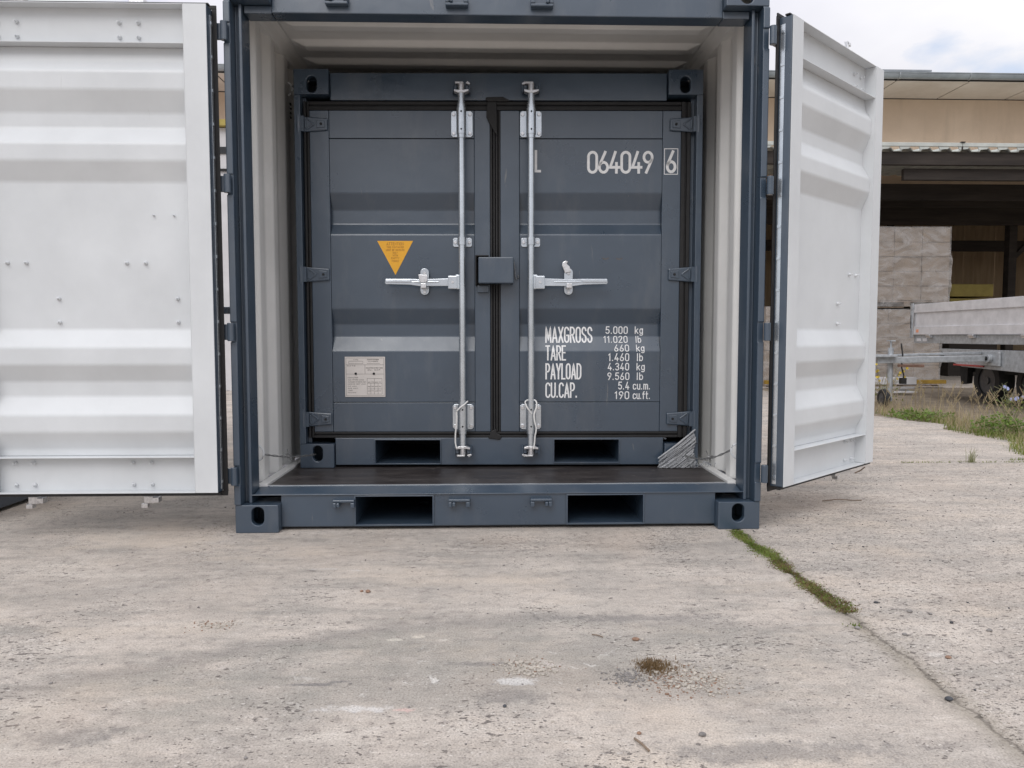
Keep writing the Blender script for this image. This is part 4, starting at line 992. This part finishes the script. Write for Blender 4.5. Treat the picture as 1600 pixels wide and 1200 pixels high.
# ------------------------------------------------------------------ wrapped pallet loads
def load(name, x0, y0, z0, w, d, h, nxc, nzc, label, seed, lean=0.):
    rr = random.Random(seed); t = tag(empty(name, (x0, y0, z0), 0), label, 'pallet load', 'film wrapped carton stacks in the shed')
    g = MB()
    for k in range(3): g.box(0.02+(w-.14)*k/2, .12+(w-.14)*k/2, 0, d, 0.0, .09)
    for k in range(5): g.box(0, w, k*(d-.1)/4, k*(d-.1)/4+.1, .091, .113)
    for k in range(3): g.box(0, w, k*(d-.1)/2, k*(d-.1)/2+.1, -.0, .018)
    g.build('pallet', 'palletwood', t)
    hc = (h-.115)/nzc; wc = w/nxc
    for j in range(nzc):
        for i in range(nxc):
            o_ = MB(); jx, jy = rr.uniform(-.006, .006), rr.uniform(-.012, .012)
            o_.box(i*wc+.004+jx, (i+1)*wc-.004+jx, .01+jy, d/2-.005, .116+j*hc+.003, .116+(j+1)*hc-.003); o_.build('carton', 'carton', t, .006)
        o_ = MB(); o_.box(.004, w-.004, d/2, d-.01, .116+j*hc+.003, .116+(j+1)*hc-.003); o_.build('carton', 'carton', t)
    # film shell, front + sides + top with puckers
    V = []; F = []; path = []
    m = 70
    per = [(-.012, d), (-.012, -.012), (w+.012, -.012), (w+.012, d)]
    for s_ in range(3):
        a, c_ = per[s_], per[s_+1]; k_ = m if s_ == 1 else 26
        path += [(a[0]+(c_[0]-a[0])*q/k_, a[1]+(c_[1]-a[1])*q/k_, s_) for q in range(k_)]
    path.append((*per[3], 2)); nz = 46
    for j in range(nz+1):
        z = .02+(h+.012-.02)*j/nz
        for i, (x, y, s_) in enumerate(path):
            a = .008*math.sin(z*13+i*.09+seed)+.006*math.sin(z*29-i*.17+seed)+.004*math.sin(i*.33+z*19)+rr.uniform(-.0012, .0012)
            sq = -.02*math.sin(z/h*math.pi*2.0+seed)*(1 if s_ != 1 else .3)
            nx_, ny_ = ((-1, 0), (0, -1), (1, 0))[s_]; V.append((x+nx_*max(-.008, a+sq), y+ny_*max(-.006, a), z))
    npth = len(path)
    for j in range(nz):
        for i in range(npth-1): a = j*npth+i; F.append((a, a+1, a+npth+1, a+npth))
    o_ = MB(); o_.add(V, F); o_.build('stretch_film', 'film', t, 0, True, recalc=False)
    o_ = MB(); o_.add([(-.01, -.01, h+.006), (w+.01, -.01, h+.006), (w+.01, d, h+.01), (-.01, d, h+.01)], [(0, 1, 2, 3)]); o_.build('top_film', 'film', t)
    return t
load('pallet_load', 5.98, 9.0, .0, 1.28, .95, 1.24, 3, 5, 'film wrapped cartons standing on the ground behind the silver trailer', 1)
load('pallet_load', 6.00, 8.98, 1.27, 1.36, .95, 1.28, 3, 5, 'film wrapped cartons stacked on top of another load, rounded at its right edge', 2)
load('pallet_load', 4.40, 9.0, .0, 1.35, .95, 1.28, 3, 5, 'film wrapped carton load seen in the gap between the container and its right door', 3)
g = MB(); g.box(6.06, 6.12, 8.955, 8.962, 2.04, 2.14); o = g.build('paper_label', 'plate'); tag(o, 'small white paper label on the upper wrapped carton stack', 'label')
# olive slabs and yellow beams in the shed
for k, (x0, x1, z0) in enumerate(((9.35, 10.25, 1.62), (9.35, 10.12, 1.33), (9.35, 10.0, 1.06))):
    g = MB(); g.box(x0, x1, 12.2, 12.9, z0, z0+.25); o = g.build('foam_slab', 'olive', None, .01)
    tag(o, ('topmost and widest', 'middle', 'lowest')[k]+' olive yellow slab of the pile in the dark shed', 'slab', 'olive slabs in the shed')
g = MB(); g.box(9.3, 10.3, 12.1, 13.0, -.02, 1.05); tag(g.build('slab_crate', 'timber'), 'dark timber crate under the olive slabs in the shed', 'crate')
g = MB(); g.box(4.3, 7.2, 8.70, 8.78, .06, .12); tag(g.build('yellow_beam', 'yellowsteel', None, .004), 'long yellow steel beam lying in front of the wrapped cartons', 'beam')
rp = tag(empty('loading_ramp', (3.9, 7.35, 0)), 'pale aluminium loading ramp lying on the ground beside the trailer wheels', 'ramp')
for y, z0, z1 in ((0, .14, .24), (.05, .075, .10), (-.03, .02, .045)):
    g = MB(); g.box(0, 2.05, y, y+.05, z0, z1); g.build('rail', 'annex', rp, .003)
g = MB()
for k in range(9): g.box(.1+.23*k, .14+.23*k, .06, .4, .03, .06)
g.build('rungs', 'trailer_galv', rp)

# ------------------------------------------------------------------ TRAILER
# local x: from far (drawbar) end towards the near end, y: away from viewer side, z up
tr_o = Vector((5.77, 7.15, 0)); tr_e = Vector((5.715, 4.9, 0)); ang = math.atan2(tr_e.y-tr_o.y, tr_e.x-tr_o.x)
tr = tag(empty('trailer', tr_o, ang), 'silver grey drop side trailer at the edge of the grass, drawbar to the left', 'trailer')
TL = 3.6
# side toward the viewer is local -y ; the body extends to +y (to world +x)
def side(y0, y1, nm='side_board'):
    g = MB(); g.box(.03, TL, y0, y1, .835, 1.245)
    g.box(.03, TL, y0-.018, y0-.0005, 1.13, 1.245); g.box(.03, TL, y0-.018, y0-.0005, .835, .945); return g.build(nm, 'trailer', tr, .004)
side(0.0, .028); 
g = MB(); g.box(.03, TL, 1.75, 1.78, .835, 1.245); g.build('side_board', 'trailer', tr)
g = MB(); g.box(-.005, .026, 0.0, 1.78, .835, 1.245); g.build('head_board', 'trailer', tr, .004)
g = MB(); g.box(-.035, .027, -.035, -.0195, .79, 1.26); g.box(-.012, .012, -.042, -.0355, .88, 1.15); g.build('corner_pillar', 'trailer_galv', tr, .004)
g = MB(); g.box(-.008, .008, -.0445, -.0425, .92, 1.10); g.build('latch_recess', 'dark', tr)
g = MB(); g.box(0, TL, .01, 1.76, .72, .83); g.build('bed_frame', 'trailer_galv', tr, .004)
for x in (.42, 1.35, 2.3, 3.2):
    g = MB(); g.box(x-.05, x+.05, -.03, .008, .795, .826); g.tube([(x-.05, -.03, .82), (x+.05, -.03, .82)], .014, 8); g.build('board_hinge', 'zinc', tr, .002)
g = MB(); g.box(.10, .16, -.0215, -.0185, .865, .905); g.build('reflector', 'orange', tr)
for x0, x1 in ((.08, .18), (.23, .33)):
    g = MB(); g.box(x0, x1, .004, .0095, .745, .785); g.build('marker_plate', 'annex', tr)
for yy in (.02, 1.60):
    g = MB(); g.extr([(.62, .655), (.75, .53), (1.1, .44), (TL, .385), (TL, .655)], XZ, yy, yy+.05); g.build('chassis_beam', 'trailer_galv', tr, .006)
for x in (1.0, 2.0, 3.0):
    g = MB(); g.box(x, x+.08, .071, 1.599, .52, .64); g.build('cross_member', 'trailer_galv', tr)
g = MB(); g.box(1.52, 1.86, -.012, .018, .47, .64); g.build('pivot_plate', 'trailer_galv', tr, .01)
g = MB(); g.tube([(1.70, -.013, .558), (1.70, -.055, .558)], .052, 18); g.build('pivot_hub', 'trailer_galv', tr, .004)
g = MB(); g.tube([(1.70, -.056, .558), (1.70, -.066, .558)], .024, 12); g.build('pivot_bolt', 'dark', tr)
g = MB(); g.extr([(-.04, .520), (-1.30, .500), (-1.30, .572), (-.04, .592)], YZ, 1.62, 1.69); g.build('drawbar', 'trailer_galv', tr, .006)
g = MB(); g.extr([(-.02, .60), (-1.15, .575), (-1.15, .60), (-.02, .635)], YZ, 1.50, 1.55); g.box(1.45, 1.75, -1.42, -1.10, .573, .60); g.build('coupling', 'trailer_galv', tr, .004)
g = MB(); g.tube([(1.58, -1.10, .06), (1.58, -1.10, .68)], .030, 12); g.tube([(1.58, -1.10, .68), (1.58, -1.10, .76)], .012, 8); g.box(1.53, 1.63, -1.13, -1.07, .755, .77); g.box(1.53, 1.63, -1.20, -1.10, .10, .14); g.build('jockey_leg', 'trailer_galv', tr, 0, True)
def wheel(nm, x, y, r, w, rimr):
    t = empty(nm, (x, y, r), 0, tr); g = MB(); prof = [(r*.62, 0), (r*.93, .0), (r, w*.18), (r, w*.82), (r*.93, w), (r*.62, w)]; n = 28; V = []; F = []
    for k in range(n):
        a = 2*math.pi*k/n; V += [(q*math.cos(a), yy, q*math.sin(a)) for q, yy in prof]
    m_ = len(prof)
    for k in range(n):
        for i in range(m_): F.append((k*m_+i, k*m_+(i+1) % m_, ((k+1) % n)*m_+(i+1) % m_, ((k+1) % n)*m_+i))
    g.add(V, F); g.build('tyre', 'tyre', t, 0, True)
    g = MB(); g.tube([(0, w*.1, 0), (0, w*.25, 0), (0, w*.3, 0), (0, w*.9, 0)], [r*.63, r*.60, r*.45, r*.63], 24); g.tube([(0, 0, 0), (0, w*.3, 0)], r*.16, 12); g.build('rim', 'rim', t, 0, True); return t
for x in (1.15, 1.95):
    wheel('wheel', x, .30, .27, .19, .2); wheel('wheel', x, 1.30, .27, .19, .2)
jw = wheel('jockey_wheel', 1.66, -1.24, .10, .07, .07)
g = MB(); g.extr([(.72, .20), (.84, .22), (.86, .50), (.66, .50)], XZ, .25, .32); g.build('mud_flap', 'dark', tr)
g = MB(); g.box(.55, 3.3, .35, 1.4, .36, .47); g.build('underrun_tray', 'dark', tr)
g = MB(); g.box(.95, 1.55, .004, .0185, .452, .470); g.build('red_band', 'red', tr); 
g = MB(); g.tube([(1.60, -1.02, .475), (1.60, -.72, .47)], .017, 8); g.build('winding_handle', 'wood_handle', tr, 0, True)
g = MB(); g.tube([(1.58, -.98, .73), (1.60, -.97, .60), (1.60, -.98, .46), (1.60, -.95, .36), (1.60, -.96, .30)], .009, 6); g.box(1.57, 1.63, -.99, -.93, .26, .33); g.build('brake_cable', 'rubber', tr)

# =================================================================== VEGETATION
def blade(V, F, x, y, h, w, lean, az, z0=0., seg=3):
    o = len(V); dx, dy = math.cos(az), math.sin(az); wx, wy = -dy*w/2, dx*w/2
    for k in range(seg+1):
        t = k/seg; b_ = lean*t*t; X, Yy, Z = x+dx*b_, y+dy*b_, z0+h*t*(1-.25*lean*t/h if h else 1); q = (1-t)**.7
        if k < seg: V.append((X-wx*q, Yy-wy*q, Z)); V.append((X+wx*q, Yy+wy*q, Z))
        else: V.append((X, Yy, Z))
    for k in range(seg-1): F.append((o+2*k, o+2*k+1, o+2*k+3, o+2*k+2))
    F.append((o+2*(seg-1), o+2*(seg-1)+1, o+2*seg))
def grass_obj(name, pts, mat, hr, wr, leanr, label, cat, per=1, seed=1):
    rr = random.Random(seed); V = []; F = []
    for (x, y, s) in pts:
        for k in range(per):
            h = rr.uniform(*hr)*s; blade(V, F, x+rr.gauss(0, .01), y+rr.gauss(0, .01), h, rr.uniform(*wr), rr.uniform(*leanr)*h, rr.uniform(0, 6.28), z0=-.015)
    g = MB(); g.add(V, F); o = g.build(name, mat, None, recalc=False); tag(o, label, cat, kind='stuff'); return o
def edge_x(y): return 4.0 + (.0 if y > 2.5 else (y-2.5)*.55) + .10*math.sin(y*1.9) + .06*math.sin(y*5.3)
rr = random.Random(21)
pts = []
for k in range(3600):
    y = rr.uniform(1.0, 6.6); x = edge_x(y)+abs(rr.gauss(0, .45))+rr.uniform(0, .1); pts.append((x, y, .5+.9*rr.random()))
grass_obj('dry_grass', pts, 'straw', (.04, .15), (.003, .006), (.1, .6), 'dry straw coloured grass along the broken edge of the concrete', 'grass', 1, 3)
pts = []
for k in range(110):
    y = rr.uniform(2.6, 6.4); x = edge_x(y)+rr.uniform(.05, .9); pts.append((x, y, 1))
V = []; F = []
g = MB()
for (x, y, s) in pts:
    h = rr.uniform(.2, .36); az = rr.uniform(0, 6.28); ln_ = rr.uniform(.05, .2); p = [(x+math.cos(az)*ln_*t*t, y+math.sin(az)*ln_*t*t, h*t) for t in (0, .5, 1)]
    g.tube(p, .0018, 4)
    for q in range(7):
        t = .78+.22*q/7; c_ = (x+math.cos(az)*ln_*t*t, y+math.sin(az)*ln_*t*t, h*t); g.tube([c_, (c_[0]+rr.uniform(-.012, .012), c_[1]+rr.uniform(-.012, .012), c_[2]+.018)], .0019, 4)
o = g.build('seed_heads', 'straw', None, recalc=False); tag(o, 'tall dry seed heads rising out of the verge grass', 'grass', kind='stuff')
pts = []
for k in range(2600):
    y = rr.choice([rr.gauss(4.15, .35), rr.gauss(3.0, .25), rr.uniform(1.2, 2.9), rr.uniform(1.2, 2.7)]); x = edge_x(y)+abs(rr.gauss(.02, .25)); pts.append((x, y, .5+.8*rr.random()))
grass_obj('green_grass', pts, 'grass', (.03, .11), (.004, .009), (.2, 1.0), 'low green grass growing at the near side of the verge', 'grass', 1, 4)
def leafy(name, x, y, r, h, n, mat, label, seed, leafs=.035):
    rr = random.Random(seed); V = []; F = []
    for k in range(n):
        a = rr.uniform(0, 6.28); d = r*math.sqrt(rr.random()); z = h*rr.random()**.8*(1-.5*(d/r)**2); px, py = x+d*math.cos(a), y+d*math.sin(a)
        s = leafs*rr.uniform(.5, 1.3); u = Vector((rr.gauss(0, 1), rr.gauss(0, 1), rr.gauss(0, .5))).normalized(); w = u.cross(Vector((rr.gauss(0, .5), rr.gauss(0, .5), 1))).normalized()
        p = Vector((px, py, z)); o = len(V); V += [p, p+u*s*.5+w*s*.3, p+u*s, p+u*s*.5-w*s*.3]; F.append((o, o+1, o+2, o+3))
    t = tag(empty(name, (0, 0, 0)), label, 'weed'); g = MB(); g.add(V, F); g.build('foliage', mat, t, recalc=False)
    g = MB()
    for k in range(9): a = rr.uniform(0, 6.28); g.tube([(x, y, -.01), (x+.4*r*math.cos(a), y+.4*r*math.sin(a), h*.4), (x+.8*r*math.cos(a), y+.8*r*math.sin(a), h*.75)], .003, 4)
    g.build('stem', 'stem', t); return t
leafy('weed_plant', 4.22, 3.05, .20, .18, 560, 'leaf', 'rounded bright green leafy weed at the verge in front of the trailer wheels', 31)
leafy('weed_plant', 4.25, 4.25, .30, .10, 420, 'leaf', 'low spreading yellow green weed on the verge left of the rounded weed', 32, .04)
leafy('weed_plant', 4.30, 2.30, .35, .12, 700, 'grass', 'flat green weed at the right end of the verge', 33, .04)
def flowering(name, x, y, h, seed, petal, label, spread=.25, nfl=7):
    rr = random.Random(seed); t = tag(empty(name, (0, 0, 0)), label, 'flowering weed'); g = MB(); fl = []
    for k in range(9):
        a = rr.uniform(0, 6.28); e = Vector((x+spread*rr.uniform(.3, 1)*math.cos(a), y+spread*rr.uniform(.3, 1)*math.sin(a), h*rr.uniform(.6, 1)))
        m_ = Vector((x, y, 0)).lerp(e, .5)+Vector((0, 0, h*.1)); g.tube([(x, y, -.01), m_, e], [.004, .003, .0015], 5)
        for q in range(4):
            tt = rr.uniform(.35, 1); c_ = m_.lerp(e, tt); d_ = Vector((rr.uniform(-1, 1), rr.uniform(-1, 1), .6))*h*.14; g.tube([c_, c_+d_], .0015, 4); fl.append(c_+d_)
    g.build('stem', 'stem', t)
    V = []; F = []
    for k in range(160):
        p = Vector((x+rr.gauss(0, spread*.5), y+rr.gauss(0, spread*.5), h*rr.random()*.6)); u = Vector((rr.gauss(0, 1), rr.gauss(0, 1), rr.gauss(0, .6))).normalized()*.045; w = u.cross(Vector((0, 0, 1))).normalized()*.008; o = len(V); V += [p, p+u*.5+w, p+u, p+u*.5-w]; F.append((o, o+1, o+2, o+3))
    g = MB(); g.add(V, F); g.build('foliage', 'grass', t, recalc=False)
    rr.shuffle(fl)
    for p in fl[:nfl]:
        g = MB(); V = []; F = []
        nrm = Vector((rr.uniform(-.4, .4), -1, rr.uniform(-.1, .8))).normalized(); u = nrm.cross(Vector((0, 0, 1))).normalized(); w = nrm.cross(u)
        for q in range(10):
            a = 2*math.pi*q/10; d_ = u*math.cos(a)+w*math.sin(a); s_ = u*math.cos(a+.28)+w*math.sin(a+.28); s2 = u*math.cos(a-.28)+w*math.sin(a-.28)
            o = len(V); V += [p, p+s2*.013+nrm*.003, p+d_*.019+nrm*.002, p+s_*.013+nrm*.003]; F.append((o, o+1, o+2, o+3))
        g.add(V, F); g.build('flower', petal, t, recalc=False)
flowering('chicory_plant', 4.45, 2.85, .48, 41, 'blue', 'tall branching chicory with pale blue flowers at the right of the verge', .30, 12)
flowering('chicory_plant', 4.62, 3.5, .42, 42, 'blue', 'thinner chicory with few flowers in front of the trailer wheels', .22, 6)
flowering('yellow_flower_plant', 4.7, 5.9, .46, 43, 'yellowpetal', 'weed with yellow flowers beside the pale loading ramp', .28, 16)
# moss and grass in the slab joint
rr = random.Random(9); V = []; F = []; V2 = []; F2 = []
for k in range(11000):
    y = -.02-.96*rr.random(); wv = .5+.5*math.sin(y*23)*math.sin(y*9+1); wid = .017*(.55+.9*wv) if y > -.55 else .019*(.3+wv)
    gap = .5 if -.70 < y < -.62 else 1
    if rr.random() > gap*(.45+.7*wv): continue
    x = .992+.012*math.sin(y*11)+rr.gauss(0, wid)+(.02 if y < -.6 else 0)
    dens = rr.random() < (.85 if y > -.45 else .42)
    blade(V if dens else V2, F if dens else F2, x, y, rr.uniform(.003, .010), rr.uniform(.002, .004), rr.uniform(.1, 1)*.018, rr.uniform(0, 6.28), z0=-.001, seg=2)
g = MB(); g.add(V, F); tag(g.build('joint_moss', 'moss', None, recalc=False), 'green moss and tiny grass filling the slab joint in front of the right corner', 'moss', kind='stuff')
g = MB(); g.add(V2, F2); tag(g.build('dry_moss', 'brownmoss', None, recalc=False), 'brown dried moss along the slab joint', 'moss', kind='stuff')
V = []; F = []
for x0, x1, y0, dn in ((2.62, 2.95, 1.67, 130), (3.0, 3.12, 1.67, 50), (3.15, 3.4, 1.665, 70), (3.35, 3.5, 1.66, 60)):
    for k in range(dn): blade(V, F, rr.uniform(x0, x1), y0+rr.gauss(0, .01), rr.uniform(.004, .02), .004, rr.uniform(0, .015), rr.uniform(0, 6.28), z0=-.005, seg=2)
for k in range(150):
    t = rr.random(); blade(V, F, 3.38+.42*t, 1.72+.28*t*t+rr.gauss(0, .012), rr.uniform(.01, .03), .004, .01, rr.uniform(0, 6.28), z0=-.005, seg=2)
g = MB(); g.add(V, F); tag(g.build('joint_grass', 'grass', None, recalc=False), 'short grass in the cross joint of the concrete by the right door', 'grass', kind='stuff')
def tuft(x, y, h, n, label, seed, mat='stem'):
    rr = random.Random(seed); V = []; F = []
    for k in range(n): blade(V, F, x+rr.gauss(0, .012), y+rr.gauss(0, .008), h*rr.uniform(.5, 1), .004, h*rr.uniform(.1, .6), rr.uniform(0, 6.28), z0=-.005)
    g = MB(); g.add(V, F); tag(g.build('grass_tuft', mat, None, recalc=False), label, 'grass tuft')
tuft(3.09, 1.67, .13, 34, 'single thin grass tuft standing up from the cross joint in the concrete', 51)
tuft(.985, -1.075, .014, 30, 'tiny green tuft in the joint just behind a grey pebble', 52, 'moss')
# brown moss clump and grit patches in the foreground
rr = random.Random(14); V = []; F = []
for k in range(1000):
    x = .352+rr.gauss(0, .016)+(abs(rr.gauss(0, .03)) if rr.random() < .5 else 0); y = -1.325+rr.gauss(0, .020)-(.03*rr.random() if rr.random() < .4 else 0); blade(V, F, x, y, rr.uniform(.003, .013), .0022, rr.uniform(0, .012), rr.uniform(0, 6.28), seg=2)
g = MB(); g.add(V, F); tag(g.build('moss_clump', 'brownmoss', None, recalc=False), 'brown dried moss clump lying in the grit patch in the foreground', 'moss')
def rock(r, seed, flat=.6):
    rr = random.Random(seed); bm = bmesh.new(); bmesh.ops.create_icosphere(bm, subdivisions=1, radius=1)
    sx, sy_2 = rr.uniform(.7, 1.3), rr.uniform(.6, 1.0)
    vs_ = [(v.co.x*sx*rr.uniform(.82, 1.12)*r, v.co.y*sy_2*rr.uniform(.82, 1.12)*r, v.co.z*flat*rr.uniform(.8, 1.1)*r) for v in bm.verts]; fs = [tuple(v.index for v in f.verts) for f in bm.faces]; bm.free(); return vs_, fs
def grit(name, n, fx, mat, rs, label, seed):
    rr = random.Random(seed); g = MB(); base = [rock(1, 100+k) for k in range(6)]
    for k in range(n):
        x, y = fx(rr); r = rs[0]+(rs[1]-rs[0])*rr.random()**3; vs_, fs = base[k % 6]; a = rr.uniform(0, 6.28); c_, s_ = math.cos(a), math.sin(a)
        g.add([(x+r*(v[0]*c_-v[1]*s_), y+r*(v[0]*s_+v[1]*c_), r*.35+r*v[2]) for v in vs_], fs)
    tag(g.build(name, mat, None, recalc=False, smooth=False), label, 'grit', kind='stuff')
ga = lambda x, y, sx, sy: (lambda r: (x+r.gauss(0, sx), y+r.gauss(0, sy)))
grit('grit_patch', 340, ga(.44, -1.40, .045, .035), 'stone_pale', (.0018, .0068), 'pale grit around the brown moss clump', 1)
grit('grit_patch', 420, ga(.41, -1.41, .055, .04), 'stone_brown', (.001, .0035), 'brown grit around the brown moss clump', 2)
grit('grit_patch', 420, ga(.285, -1.385, .026, .024), 'stone_grey', (.001, .0045), 'grey grit left of the brown moss clump', 3)
grit('grit_patch', 330, ga(.045, -1.325, .035, .022), 'stone_pale', (.0018, .0068), 'pale crumbled grit near the middle of the foreground', 4)
grit('grit_patch', 140, ga(.05, -1.32, .04, .028), 'stone_brown', (.001, .003), 'brown specks in the crumbled grit near the middle', 5)
grit('grit_patch', 200, ga(-.823, -1.02, .028, .016), 'stone_pale', (.001, .004), 'small pale grit patch at the left of the foreground', 6)
grit('grit_patch', 90, ga(-.823, -1.02, .034, .02), 'stone_brown', (.001, .0035), 'brown specks in the left grit patch', 7)
grit('loose_grit', 1500, lambda r: (r.uniform(-2.6, 3.2), r.uniform(-2.0, 1.5)), 'stone_grey', (.0008, .0045), 'loose grey grit scattered over the concrete', 8)
grit('loose_grit', 900, lambda r: (r.uniform(1.0, 3.6), r.uniform(-2.0, 2.6)), 'stone_dark', (.0008, .0045), 'dark loose grit over the right hand slab', 9)
grit('loose_grit', 700, lambda r: (r.uniform(-2.6, 3.2), r.uniform(-2.0, 1.5)), 'stone_pale', (.0008, .004), 'pale loose grit scattered over the concrete', 10)
grit('loose_grit', 420, lambda r: (1.01+abs(r.gauss(0, .035)), r.uniform(-1.9, -.9)), 'stone_pale', (.0008, .004), 'crumbs lying along the open slab joint', 11)
stones = [(.987, -1.521, .0115, 'stone_dark', 'flat dark slate chip lying on the slab joint at the right'), (.984, -1.10, .010, 'stone_grey', 'grey pebble in front of the tiny green tuft'),
 (.348, -1.162, .011, 'stone_brown', 'brown crumbly stone above the grit patch'), (.366, -1.160, .007, 'stone_pale', 'small pale stone touching the brown crumbly one'), (-.434, -.752, .013, 'stone_brown', 'reddish brown stone alone left of the middle'),
 (-.455, -.745, .008, 'stone_brown', 'smaller brown chip left of the reddish stone'), (1.09, -1.15, .009, 'stone_grey', 'grey pebble right of the joint'), (1.20, -.98, .010, 'stone_grey', 'leftmost pebble of the trio on the right slab'),
 (1.25, -1.0, .008, 'stone_grey', 'middle pebble of the trio on the right slab'), (1.27, -1.07, .009, 'stone_dark', 'dark pebble below the trio on the right slab'), (1.34, -1.13, .010, 'stone_grey', 'grey pebble at the far right of the joint'),
 (1.14, -.90, .008, 'stone_dark', 'small dark pebble nearest the moss on the right slab'), (1.12, -1.30, .009, 'stone_brown', 'brown pebble right of the joint in the foreground'), (1.27, -1.44, .011, 'stone_grey', 'grey stone by the right picture edge'),
 (.262, -1.645, .008, 'stone_brown', 'round brown pebble beside the twig'), (.39, -1.655, .011, 'stone_grey', 'half buried grey stone right of the twig'), (-.012, -1.52, .007, 'stone_dark', 'dark pebble left of the twig'),
 (-.30, -.985, .007, 'stone_pale', 'pale pebble on the dark wheel mark'), (.36, -1.475, .006, 'stone_brown', 'tiny orange brown pebble under the grit patch'), (1.02, -1.43, .007, 'stone_pale', 'pale pebble on the slab joint')]
for k, (x, y, r, mt, lb) in enumerate(stones):
    vs_, fs = rock(r*1.15, 300+k, .5); bm = bmesh.new(); g = MB(); g.add([(x+v[0], y+v[1], v[2]+r*.3) for v in vs_], fs); bm.free()
    o = g.build('stone', mt, None, recalc=False); md = o.modifiers.new('s', 'SUBSURF'); md.levels = md.render_levels = 1; tag(o, lb, 'stone', 'loose stones on the concrete')
def twig(label, pts, r): g = MB(); g.tube(pts, r, 6); tag(g.build('twig', 'palletwood', None, 0, True), label, 'twig')
twig('short dry twig lying in the front of the foreground', [(.248, -1.668, .004), (.258, -1.69, .005), (.268, -1.715, .004)], .0024)
twig('thin dark twig left of the moss clump', [(.235, -1.125, .003), (.252, -1.135, .004), (.262, -1.145, .003)], .0016)
twig('curled twig on the concrete under the right door', [(1.60, .52, .004), (1.68, .53, .010), (1.75, .52, .006), (1.80, .53, .004)], .0025)
twig('small upright twig piece beyond the right door edge', [(2.13, 1.28, .003), (2.16, 1.27, .02), (2.17, 1.24, .045)], .004)
